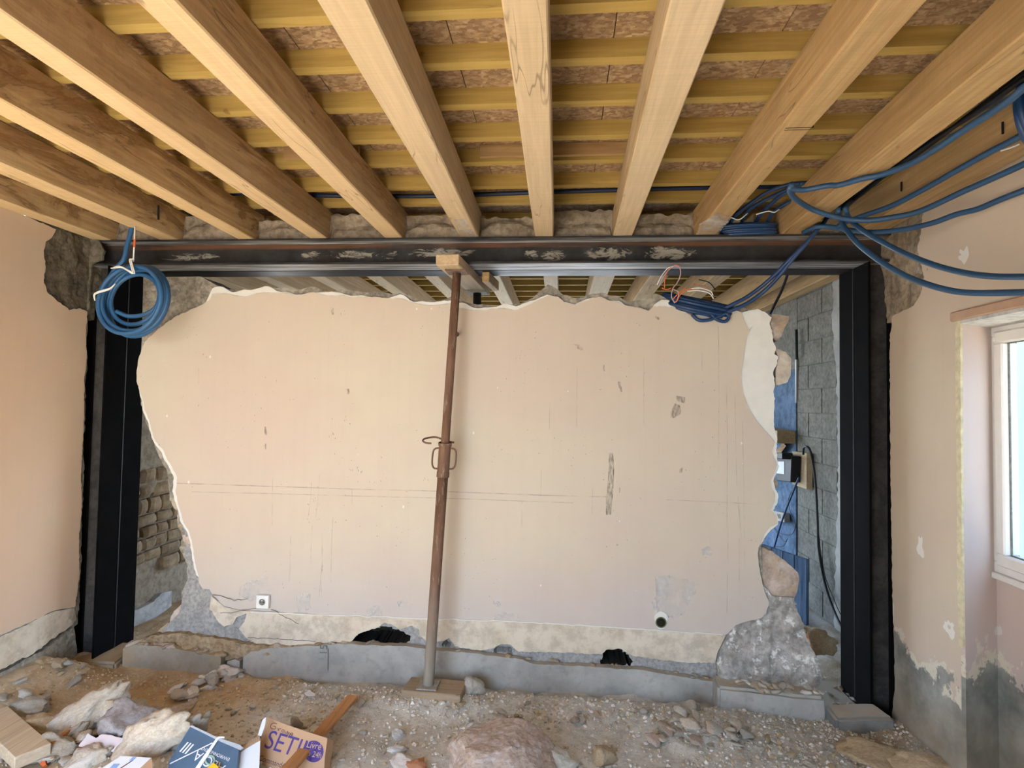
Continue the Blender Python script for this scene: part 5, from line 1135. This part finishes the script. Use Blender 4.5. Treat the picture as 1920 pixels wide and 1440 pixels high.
# ================================================================== FOREGROUND BOXES AND SCRAPS
def plane_pts(px, p, n): return [onP(x, y, p, n) for x, y in px]
def sheet(px, p, n, th, bev=0.0):
    P = plane_pts(px, p, n); q = n.normalized()*th
    bm = bmesh.new(); a = [bm.verts.new(v) for v in P]; b = [bm.verts.new(v-q) for v in P]; k = len(P)
    f0 = bm.faces.new(a); f1 = bm.faces.new(b[::-1])
    for i in range(k): bm.faces.new((a[i], b[i], b[(i+1) % k], a[(i+1) % k]))
    bmesh.ops.recalc_face_normals(bm, faces=bm.faces[:]); bmesh.ops.triangulate(bm, faces=[f for f in bm.faces if len(f.verts) > 4])
    return bm
def text_on(body, px0, px1, size_px, p, n, mat, parent, name='lettering', flip=1, lift=0.0012, align='LEFT', label=None):
    """text whose baseline runs from px0 towards px1 on the plane (p, n); size in px"""
    a, b = onP(px0[0], px0[1], p, n), onP(px1[0], px1[1], p, n)
    ux = (b-a).normalized(); uz = n.normalized(); uy = uz.cross(ux)*flip
    cu = bpy.data.curves.new('t', 'FONT'); cu.body = body; cu.align_x = align; cu.size = 1.0
    o = bpy.data.objects.new('t', cu); COL.objects.link(o)
    dg = bpy.context.evaluated_depsgraph_get(); me = bpy.data.meshes.new_from_object(o.evaluated_get(dg))
    bpy.data.objects.remove(o)
    w_ = max(v.co.x for v in me.vertices) - min(v.co.x for v in me.vertices); s = (b-a).length/w_ if size_px is None else size_px
    V = [a+ux*(v.co.x*s)+uy*(v.co.y*s*1.0)+uz*lift for v in me.vertices]; Fc = [tuple(q.vertices) for q in me.polygons]
    bpy.data.meshes.remove(me)
    return part(name, (V, Fc), mat, parent, label=label)
# cardboard box
p = onF(545, 1440)+Vector((0, 0, 0.055)); n = Vector((-0.10, -0.78, 0.62)).normalized()
cb = thing('cardboard_box', 'brown cardboard box with purple lettering lying on the rubble', 'box', p)
part('body', sheet([(498,1343),(530,1356),(575,1372),(614,1384),(609,1420),(606,1480),(462,1480),(480,1412)], p, n, 0.07), M['card'], cb)
part('edge_line', sheet([(497,1343),(500,1344),(465,1480),(461,1480)], p+n*0.001, n, 0.002), M['purple'], cb)
text_on('SETIN', (493,1401), (583,1428), None, p, n, M['purple'], cb)
V_ = []
for pts, wd in (([(519,1357),(512,1356),(507,1361),(509,1366),(516,1367),(517,1363),(513,1362)], 1.0), ([(521,1365),(522,1370),(524,1366),(527,1367)], 0.9), ([(530,1368),(528,1371),(531,1373),(533,1370),(531,1368)], 0.9), ([(535,1371),(534,1374),(537,1375),(539,1371),(539,1376)], 0.9), ([(541,1373),(538,1383)], 0.9), ([(541,1374),(544,1375),(543,1378),(540,1377)], 0.9), ([(545,1377),(549,1377),(548,1374),(545,1376),(546,1379),(549,1379)], 0.9)):
    V_.append(tube(smooth_path([onP(x, y, p+n*0.0015, n) for x, y in pts], 4), 0.0010, 5))
part('handwriting', merge(*V_), M['ink'], cb)
text_on('Commandé', (484,1425), (531,1441), None, p, n, M['ink'], cb)
ctr = (588, 1409)
cpts = [onP(ctr[0]+18.5*math.cos(a)*1.0, ctr[1]+20.5*math.sin(a), p+n*0.0012, n) for a in [k*2*PI/36 for k in range(36)]]
bm = bmesh.new(); bm.faces.new([bm.verts.new(v) for v in cpts]); bmesh.ops.triangulate(bm, faces=bm.faces[:]); part('round_badge', bm, M['purple'], cb)
text_on('Livré', (574,1401), (600,1406), None, p, n, M['tanink'], cb, lift=0.0024)
text_on('en 24h', (570,1416), (601,1422), None, p, n, M['tanink'], cb, lift=0.0024)
p2 = onF(450, 1440)+Vector((0, 0, 0.065)); n2 = Vector((0.25, -0.62, 0.74)).normalized()
tf = thing('torn_carton', 'torn white lined carton flap with a corrugated brown rim', 'carton', p2)
part('lining', sheet([(425,1406),(436,1410),(446,1411),(462,1402),(480,1392),(488,1388),(486,1440),(480,1480),(418,1480),(420,1440)], p2, n2, 0.01), M['paper'], tf)
part('corrugated_rim', sheet([(448,1398),(457,1396),(486,1378),(489,1387),(478,1393),(462,1403),(451,1410),(455,1402)], p2+n2*0.004, n2, 0.008), M['card_d'], tf)
for k in range(9):
    part('flute', sheet([(456+k*3.6,1399-k*2.1),(457.4+k*3.6,1398.4-k*2.1),(455.4+k*3.6,1407-k*2.1),(454+k*3.6,1407.6-k*2.1)], p2+n2*0.0055, n2, 0.002), M['card'], tf)
part('upper_flap', sheet([(487,1366),(492,1350),(499,1344),(497,1360),(490,1380),(483,1380)], p2+n2*0.002, n2, 0.008), M['paper'], tf)
# slate blue printed box lying upside down
p3 = onF(385, 1440)+Vector((0, 0, 0.06)); n3 = Vector((0.10, -0.70, 0.70)).normalized()
bb = thing('blue_box', 'slate blue printed box with white stripes, upside down in the rubble', 'box', p3)
part('body', sheet([(357,1362),(362,1361),(410,1384),(448,1402),(444,1440),(436,1480),(318,1480),(315,1431)], p3, n3, 0.06), M['bluebox'], bb)
part('crease', sheet([(318,1431),(398,1392),(399,1393.4),(319,1432.6)], p3+n3*0.001, n3, 0.001), M['whiteink'], bb)
part('turned_edge', sheet([(356,1362),(360,1360),(411,1384),(449,1396),(456,1402),(450,1406),(408,1388)], p3+n3*0.004, n3, 0.01), m_plain('light card edge', (0.42, 0.47, 0.52), 0.6), bb)
for k in range(3):
    x, y = 336+k*5, 1409+k*2
    part('stripe', sheet([(x,y),(x+2.4,y+0.8),(x+18,y-17),(x+15.8,y-18.4)], p3+n3*0.001, n3, 0.001), M['whiteink'], bb)
text_on('ALOIA', (424,1436), (371,1406), None, p3, n3, M['whiteink'], bb)
text_on('ENVIRONNEMENT', (432,1422), (380,1400), None, p3, n3, M['whiteink'], bb)
rc = [onP(394+8.5*math.cos(a), 1425+8.5*math.sin(a), p3+n3*0.0028, n3) for a in [k*2*PI/24 for k in range(24)]]
part('round_mark', tube(rc, 0.004, 6, closed=True), M['greenink'], bb)
part('strap', sheet([(366,1440),(404,1386),(409,1381),(421,1381),(421,1384),(412,1384),(408,1388),(375,1440)], p3+n3*0.008, n3, 0.003), M['whiteink'], bb, label='pale plastic strap')
solid('yellow_scrap', sheet([(400,1430),(410,1438),(404,1452),(386,1452),(388,1440)], p3+n3*0.03, n3, 0.012), M['yellow'], 'bright yellow scrap on the slate blue box', 'scrap')
p4 = onF(240, 1440)+Vector((0, 0, 0.09)); n4 = Vector((0.05, -0.45, 0.89)).normalized()
wb2 = thing('white_carton', 'white carton with blue printed patches at the bottom edge', 'box', p4)
part('body', sheet([(188,1442),(226,1418),(262,1419),(284,1421),(262,1442),(240,1470),(160,1470)], p4, n4, 0.05), M['paper'], wb2)
part('cardboard_side', sheet([(250,1454),(263,1440),(281,1423),(285,1424),(287,1445),(284,1470),(240,1470)], p4+n4*0.0015, n4, 0.004), M['card'], wb2)
for q in ([(206,1440),(213,1432),(225,1432),(217,1441)], [(242,1426),(249,1419.5),(256,1420),(248,1427)]):
    part('printed_patch', sheet(q, p4+n4*0.0012, n4, 0.001), M['blueink'], wb2)
part('seam', sheet([(219,1444),(249,1424.5),(250,1425.5),(222,1444)], p4+n4*0.0012, n4, 0.001), M['ink'], wb2)
solid('orange_scrap', sheet([(74,1432),(79,1425),(84,1424),(86,1433),(80,1438)], onF(80, 1432)+Vector((0, 0, 0.05)), Vector((0, -0.6, 0.8)), 0.015), M['orange'], 'small orange scrap by the foreground timber', 'scrap')
kp, kn = onY(605, 1228, 3.3395), Vector((0, -1, 0))
kb_ = bpy.data.objects['concrete_kerb']
text_on('15', (613,1229), (613,1214), None, kp, kn, M['faint'], kb_, name='pencilled_number', lift=0.0)
part('pencilled_line', sheet([(614.6,1216),(615.8,1216),(615.2,1257),(614.2,1257)], kp, kn, 0.0006), M['faint'], kb_)
# timber offcut at the lower left
zt = floor_z(-2.2, 2.3)+0.085
A, B = onZ(97, 1393, zt), onZ(27, 1421, zt); d1 = (A-B).normalized(); ln = Vector((-d1.y, d1.x, 0))*1.0
C_, D_ = A+ln*0.55, B+ln*0.55
solid('timber_offcut', hexa([v+Vector((0, 0, -0.055)) for v in (B, A, C_, D_)]+[B, A, C_, D_], 0.004), M['offcut_pale'], 'thick pale timber offcut at the lower left edge', 'timber')
A2, B2 = onZ(98, 1391, zt-0.01), onZ(134, 1367, zt-0.03)
solid('thin_lath', tube([A2-Vector((0, 0, .01)), B2], 0.011, 4), M['lath'], 'thin lath end behind the pale timber offcut', 'lath')
# lath leaning over the cardboard box
e0, e1 = onY(662, 1306, 3.0), onY(532, 1452, 2.36)
e0.z = max(e0.z, floor_z(e0.x, e0.y)+0.03); u_ = (e1-e0).normalized(); e1 = e1+u_*0.12
s_ = u_.cross(Vector((0, 0, 1))).normalized()*0.030; t2 = s_.cross(u_).normalized()*0.010
solid('wooden_lath', hexa([e0-s_-t2, e0+s_-t2, e1+s_-t2, e1-s_-t2, e0-s_+t2, e0+s_+t2, e1+s_+t2, e1-s_+t2], 0.003), M['lath'], 'rough orange brown lath leaning across the cardboard box', 'lath')

# ================================================================== STONES
LIB = [stone_mesh(400+i, 4, a, 0.26, 5) for i, a in enumerate(((1, .95, .9), (1, .9, .85), (1, 1, 1), (1, .9, .8), (1, 1, .85)))]
SML = [stone_mesh(500+i, 3, a, 0.25, 5) for i, a in enumerate(((1, .8, .6), (1, .7, .45), (1, .9, .7), (1, .6, .3), (1, .85, .5), (1, .55, .5)))]
def put(mesh, name, px, size_px, mat, label, cat, group=None, lift=0.3, rot=None, asp=(1, 1, 1), rs=None, pos=None):
    r = rs or rng; q = pos if pos is not None else onF(px[0], px[1]); dist = (q-Vector((0, 0, EYE))).length; s = size_px/2*dist/F
    me = mesh
    if mat.name not in [k.name for k in me.materials if k]:
        me = mesh.copy(); me.materials.clear(); me.materials.append(mat)
    o = bpy.data.objects.new(name, me); COL.objects.link(o)
    o.scale = (s*asp[0], s*asp[1], s*asp[2]); o.rotation_euler = rot if rot is not None else (r.uniform(-.4, .4), r.uniform(-.4, .4), r.uniform(0, 6.28))
    o.location = q+Vector((0, 0, s*asp[2]*lift)); return tag(o, label, cat, group)
def mset(lib):     # one shared copy of each library mesh per material
    d = {}
    def get(i, mat):
        if (i, mat) not in d:
            c = lib[i].copy(); c.materials.clear(); c.materials.append(M[mat]); d[(i, mat)] = c
        return d[(i, mat)]
    return get
GL, GS = mset(LIB), mset(SML)
# large singles
big = bpy.data.meshes.new('big'); bmb = bmesh.new(); bmesh.ops.create_icosphere(bmb, subdivisions=5, radius=1)
for v in bmb.verts:
    q = v.co.copy()
    for n_, d_ in ((Vector((0, 0.1, 1)), 0.72), (Vector((0.1, -1, 0.35)), 0.74), (Vector((-1, -0.2, 0.1)), 0.8), (Vector((0.75, -0.2, 0.66)), 0.70), (Vector((0.3, -0.75, 0.6)), 0.78)):
        n_ = n_.normalized(); e = q.dot(n_)-d_
        if e > 0: q -= n_*e*0.9
    q *= 1+0.10*fbm(q, 1.7, 5, 9.0)+0.02*fbm(q, 9, 3, 2.0)
    v.co = q
bmb.to_mesh(big); bmb.free()
big.materials.append(m_stone('pink veined rock', (0.40, 0.30, 0.22), (0.58, 0.455, 0.385), (0.62, 0.55, 0.53)))
pc = onF(940, 1445)
put(big, 'rock', None, 172, big.materials[0], 'large pink and cream rock at the bottom middle', 'rock', pos=pc, lift=0.28, rot=(0.12, 0.0, 0.25), asp=(1, 0.75, 0.62))
def S(px, sz, mat, lib, lab, rot, asp, lift=0.5, cat='stone', nm='stone'):
    put(GL(lib, mat), nm, px, sz, M[mat], lab, cat, lift=lift, rot=rot, asp=asp)
S((168,1366), 104, 'stone', 3, 'long pale stone slanting up in the left heap', (0.2, -0.55, 0.5), (1, .55, .55), 0.75)
S((206,1366), 50, 'stone', 2, 'rounded mottled stone beside the long slanting one', (0.2, 0.1, 1.0), (1, 1, .95), 0.6)
S((254,1388), 80, 'stone_l', 4, 'fluffy lavender grey lump of mortar in the left heap', (0.1, 0.2, 0.9), (1, 1, .95), 0.6)
S((238,1368), 70, 'stone', 0, 'cream stone behind the lavender grey lump', (0.3, 0.2, 2.0), (1, .8, .8), 0.4)
S((312,1378), 96, 'stone_p', 4, 'blue white topped slab leaning in the left heap', (0.5, -0.6, 0.4), (1, .6, .5), 0.6)
S((290,1408), 112, 'stone', 1, 'long angular pale stone in front of the leaning slab', (0.3, -0.4, 0.45), (1, .55, .6), 0.6)
S((345,1400), 84, 'stone_g', 1, 'rough grey stone left of the slate blue box', (0.4, -0.9, 0.7), (1, .5, .6), 0.4)
S((78,1378), 74, 'stone_t', 0, 'sandy rounded boulder behind the timber offcut', (0.1, 0.1, 0.3), (1, .7, .55), 0.4)
S((118,1398), 60, 'stone', 3, 'grey white stone below the long slanting one', (0.2, -0.5, 0.6), (1, .6, .5), 0.4)
S((108,1420), 60, 'stone', 4, 'pale blocky stone beside the orange scrap', (0.3, 0.1, 0.5), (1, .8, .7), 0.5)
S((165,1432), 56, 'stone', 1, 'cream stone in front of the lavender plaster piece', (0.2, -0.2, 0.4), (1, .7, .6), 0.4)
S((168,1436), 54, 'chunk', 3, 'chalk white shard left of the white carton', (0.2, -0.4, 0.5), (1, .5, .45), 0.5)
S((760,1436), 44, 'chunk', 4, 'bluish white plaster lump at the bottom edge left of the pink rock', (0.2, 0.1, 0.2), (1, .8, .5), 0.4)
S((745,1414), 26, 'chunk', 3, 'upright pale plaster splinter left of the pink rock', (1.3, 0.2, 0.4), (1.2, .5, .6), 0.9)
S((748,1383), 26, 'chunk', 1, 'small white chip with a sandy shadow above the splinter', (0.5, 0.6, 0.9), (1, .7, .7), 0.5)
S((782,1440), 40, 'terracotta', 0, 'terracotta piece at the bottom edge left of the pink rock', (0.1, 0.1, 0.2), (1, .8, .5), 0.3)
S((860,1440), 30, 'stone_l', 2, 'small greenish grey stone touching the pink rock', (0.1, 0.1, 0.2), (1, .8, .7), 0.3)
S((1045,1435), 70, 'stone_g', 1, 'dark and pale stone right of the pink rock at the bottom edge', (0.2, 0.1, 0.2), (1, .8, .5), 0.2)
S((1128,1428), 46, 'stone_t', 2, 'tan lump at the bottom edge right of the pink rock', (0.2, 0.1, 0.2), (1, .8, .7), 0.3)
S((1010,1408), 22, 'terracotta', 4, 'red tile chip stuck to the right of the pink rock', (0.6, 0.6, 0.8), (1, .6, .5), 1.6)
S((645,1318), 22, 'chunk', 4, 'white chip on bare dirt left of the lath tip', (0.1, 0.1, 0.1), (1, .8, .6), 0.4) if False else None
S((583,1306), 20, 'chunk', 4, 'lone white block of plaster on the dirt left of the lath', (0.1, 0.1, 0.1), (1, .7, .7), 0.4)
S((556,1362), 26, 'stone_g', 3, 'grey stone peeping above the cardboard box', (0.6, 0.9, 0.3), (1, .6, .8), 0.4)
S((882,1300), 44, 'stone_g', 2, 'grey stones piled against the right end of the plank', (0.2, 0.1, 0.2), (1, .8, .8), 0.4)
S((1012,1388), 20, 'stone', 3, 'small cream flake right of the pink rock', (0.2, 0.3, 0.2), (1, .8, .6), 0.4)
S((430,1268), 46, 'chunk', 4, 'largest white plaster chunk against the kerb', (0.2, -0.1, 0.2), (1, .7, .5), 0.5)
S((400,1278), 26, 'stone_g', 0, 'grey stone beside the largest white plaster chunk', (0.2, -0.1, 0.2), (1, .8, .8), 0.4)
S((60,1294), 64, 'stone_g', 0, 'half buried grey stone at the foot of the left wall', (0.05, 0.05, 0.2), (1, .8, .45), 0.1)
S((1598,1292), 26, 'stone_t', 2, 'tan stone lying at the foot of the right column', (0.05, 0.05, 0.2), (1, .8, .6), 0.6)
S((1532,1240), 60, 'stone_t', 1, 'tan rubble lump behind the crumbled wall end', (0.2, 0.2, 0.2), (1, .8, .7), 1.4)
S((1660,1420), 120, 'stone_t', 4, 'flat sandy stone half buried near the right wall', (0.0, 0.05, 0.2), (1, .7, .3), 0.05)
S((1742,1440), 90, 'stone_t', 1, 'brown slab half buried at the bottom right', (0.0, 0.05, 0.0), (1, .6, .3), 0.05)
S((1672,1322), 18, 'chunk', 1, 'white chip beside the right column foot', (0.0, 0.05, 0.0), (1, .8, .7), 0.8)
ps = onF(190, 1402)+Vector((0, 0, 0.20)); ns = Vector((0.05, -0.72, 0.69)).normalized()
solid('plaster_piece', sheet(jag([(165,1375),(180,1384),(190,1377),(207,1378),(219,1382),(232,1384),(231,1404),(220,1410),(196,1408),(160,1404),(147,1399)], 4, 0.6, 91), ps, ns, 0.025), [M['pinkchunk']], 'flat lavender pink piece of plaster lying face up in the left heap', 'plaster')
# grouped small stones
def scatter(n, region, sizes, mats, label, group, seed, lift=(0.1, 0.6), cat='stone', name='rubble_stone', flat=(0.5, 0.9), lib=None):
    r = random.Random(seed); A = region; c = 0; tries = 0
    xs_ = [q[0] for q in A]; ys_ = [q[1] for q in A]
    while c < n and tries < 20*n:
        tries += 1; x, y = r.uniform(min(xs_), max(xs_)), r.uniform(min(ys_), max(ys_))
        if not inside(A, np.array([[x, y]]))[0]: continue
        m_ = r.choice(mats); s = r.uniform(*sizes) if r.random() < 0.7 else r.uniform(sizes[0], (sizes[0]+sizes[1])/2)
        put(GS(r.randrange(len(SML)), m_), name, (x, y), s, M[m_], label, cat, group, lift=r.uniform(*lift), rs=r, asp=(1, r.uniform(.7, 1), r.uniform(*flat))); c += 1
scatter(60, [(60,1420),(110,1372),(200,1340),(330,1338),(352,1370),(318,1418),(250,1410),(190,1412),(170,1440),(110,1446)], (16, 38), ['stone', 'stone', 'stone_g', 'stone_p', 'chunk'], 'broken pale stone in the heap at the lower left', 'stones of the left rubble heap', 1, (0.2, 1.6))
scatter(20, [(10,1395),(60,1362),(150,1340),(200,1344),(120,1370),(60,1400)], (9, 24), ['stone_t'], 'sandy pebble on the tan dirt behind the timber offcut', 'sandy pebbles behind the timber offcut', 2)
scatter(44, [(1234,1346),(1280,1330),(1320,1322),(1370,1348),(1420,1390),(1400,1412),(1330,1408),(1262,1392),(1200,1398)], (14, 36), ['stone_g', 'stone_g', 'stone', 'stone_p'], 'flat grey stone in the small heap by the right kerb', 'flat stones heaped by the right kerb', 3, (0.2, 1.2), flat=(0.35, 0.7))
scatter(30, [(312,1300),(350,1282),(400,1266),(440,1262),(470,1270),(400,1290),(372,1316),(330,1318)], (10, 30), ['chunk', 'chunk', 'stone'], 'white plaster crumb spilled left of the long kerb', 'plaster crumbs spilled by the left kerb', 4, (0.2, 0.8), 'plaster chunk', 'plaster_chunk')
scatter(52, [(470,1285),(760,1296),(1000,1318),(1250,1335),(1240,1365),(900,1345),(600,1318),(460,1305)], (6, 22), ['stone_g', 'stone', 'stone_p', 'stone_t'], 'small stone in the loose strip before the long kerb', 'small stones before the long kerb', 5)
scatter(40, [(640,1360),(860,1350),(1200,1380),(1300,1440),(640,1440)], (5, 18), ['chunk', 'stone', 'stone_g'], 'small stone strewn on the open dirt in the foreground', 'small stones strewn in the foreground', 6)
scatter(42, [(1370,1345),(1560,1385),(1700,1400),(1740,1440),(1380,1440)], (7, 22), ['stone_g', 'stone_t', 'stone'], 'small stone on the brown dirt at the right', 'small stones on the dirt at the right', 7)
scatter(20, [(620,1330),(640,1440),(610,1440),(600,1390),(560,1365),(420,1340),(300,1330),(420,1318)], (5, 14), ['chunk', 'stone_g', 'stone_t'], 'small stone on the dirt around the cardboard box', 'small stones around the cardboard box', 8)
scatter(26, [(1350,1282),(1530,1292),(1560,1306),(1500,1306),(1350,1290)], (6, 18), ['stone_g', 'stone', 'chunk'], 'crumb lying on top of the jutting concrete block', 'crumbs on the jutting concrete block', 9, (8.0, 9.5)) if False else None
def scatter_top(n, region, Z, sizes, mats, label, group, seed):
    r = random.Random(seed); xs_ = [q[0] for q in region]; ys_ = [q[1] for q in region]; c = 0
    while c < n:
        x, y = r.uniform(min(xs_), max(xs_)), r.uniform(min(ys_), max(ys_))
        if not inside(region, np.array([[x, y]]))[0]: continue
        m_ = r.choice(mats); q = onZ(x, y, Z)
        put(GS(r.randrange(len(SML)), m_), 'rubble_crumb', None, r.uniform(*sizes), M[m_], label, 'stone', group, lift=0.25, rs=r, pos=q, asp=(1, 1, r.uniform(.5, .9))); c += 1
scatter(16, [(0,1268),(60,1240),(140,1215),(160,1262),(110,1300),(50,1330),(0,1335)], (10, 34), ['stone_g', 'stone_t'], 'stone in the dirt bank below the left wall', 'stones in the dirt bank below the left wall', 14, (0.1, 0.5))
scatter_top(34, [(1352,1280),(1400,1278),(1530,1290),(1548,1306),(1450,1300),(1352,1288)], 0.11, (6, 22), ['stone_g', 'stone', 'chunk', 'stone_t'], 'crumb lying on the jutting concrete block', 'crumbs on the jutting concrete block', 10)
def scatter_kerb(n, line, Y, sizes, mats, label, group, seed):
    r = random.Random(seed); X_ = [q[0] for q in line]; Y_ = [q[1] for q in line]
    for c in range(n):
        x = r.uniform(X_[0], X_[-1]); y = float(np.interp(x, X_, Y_)); s = r.uniform(*sizes); m_ = r.choice(mats)
        q = onY(x, y, Y); q.y += r.uniform(0.015, 0.05)
        put(GS(r.randrange(len(SML)), m_), 'rubble_crumb', None, s, M[m_], label, 'stone', group, lift=0.1, rs=r, pos=q, asp=(1, 1, r.uniform(.5, .9)))
scatter_kerb(40, [(456,1230),(520,1214),(640,1208),(800,1218),(973,1236),(1100,1250),(1273,1268),(1344,1279)], 3.345, (6, 18), ['stone_g', 'stone', 'stone_t'], 'crumb on the kerb top under the broken skirting', 'crumbs on the long kerb', 11)
scatter_kerb(26, [(231,1216),(240,1208),(300,1212),(360,1222),(414,1232)], 3.31, (7, 24), ['stone_t', 'stone_p'], 'sandy crumb on the left kerb ledge', 'crumbs on the left kerb', 12)
scatter_top(16, [(1530,1282),(1580,1288),(1620,1320),(1570,1330)], -0.06, (5, 16), ['stone_g', 'stone_t'], 'crumb on the footing by the right column', 'crumbs by the right column', 13)
# fine gravel, one object
r = np.random.default_rng(4)
ico = bmesh.new(); bmesh.ops.create_icosphere(ico, subdivisions=1, radius=1.0)
iv = np.array([v.co[:] for v in ico.verts]); ifc = np.array([[v.index for v in f.verts] for f in ico.faces]); ico.free()
NG = 15000; Vs, Fs, Ms = [], [], []
k = 0
while k < NG:
    x, y = r.uniform(-2.9, 1.85), r.uniform(2.1, 3.26)
    dens = 0.25 + 0.75*np.exp(-((y-3.14)/0.12)**2) + 0.5*max(0, mnoise.noise(Vector((x*2.2, y*2.2, 4.0)))) + (0.5 if x > 0.6 else 0)
    if x < -1.6 and y > 2.5: dens *= 0.35
    if r.random() > dens: continue
    s = 0.0024+0.0095*r.random()**3.0; z = floor_z(x, y)
    q = iv*(1+0.25*r.standard_normal((len(iv), 1)))*s*np.array([1, r.uniform(.6, 1), r.uniform(.5, .9)]); a = r.uniform(0, 6.28)
    q = q @ np.array([[math.cos(a), -math.sin(a), 0], [math.sin(a), math.cos(a), 0], [0, 0, 1]])
    Vs.append(q+np.array([x, y, z+s*0.3])); Fs.append(ifc+k*len(iv)); tan_ = x < -1.5 and y > 2.45
    Ms.append(np.full(len(ifc), 2 if tan_ else r.choice([0, 0, 1, 1, 1, 2, 3]))); k += 1
g_ = part('fine_gravel', (np.concatenate(Vs).tolist(), np.concatenate(Fs).tolist(), np.concatenate(Ms).tolist()), [M['chunk'], M['stone_g'], M['stone_t'], M['stone']])
tag(g_, 'fine gravel and crumbs strewn over the dirt floor', 'gravel', kind='stuff')

# repeats that differ only by place are told apart by counting along the picture
def px_of(o):
    v = AX @ (np.array(wloc(o)) - CAMP); return 960+F*v[0]/v[2]
ORD = ['first', 'second', 'third', 'fourth', 'fifth', 'sixth', 'seventh', 'eighth', 'ninth', 'tenth', 'eleventh', 'twelfth', 'thirteenth', 'fourteenth', 'fifteenth', 'sixteenth', 'seventeenth', 'eighteenth', 'nineteenth', 'twentieth']
TINT = {M['stone'].name: 'cream', M['stone_g'].name: 'grey', M['stone_t'].name: 'sandy', M['stone_p'].name: 'pinkish', M['chunk'].name: 'chalk white'}
cls = {}
for o in list(COL.objects):
    if o.parent is None and o.get('group') and o.name.split('.')[0] in ('rubble_stone', 'plaster_chunk', 'rubble_crumb'):
        t = TINT.get(o.data.materials[0].name, 'pale'); cls.setdefault((o['group'], t), []).append(o)
for (gname, t), os_ in cls.items():
    os_.sort(key=px_of)
    for i, o in enumerate(os_):
        w_ = ORD[i] if i < 20 else f'{i+1}th' if (i+1) % 10 not in (1, 2, 3) else f"{i+1}{ {1: 'st', 2: 'nd', 3: 'rd'}[(i+1) % 10]}"
        o['label'] = f'{w_} from the left of the {t} {gname}'
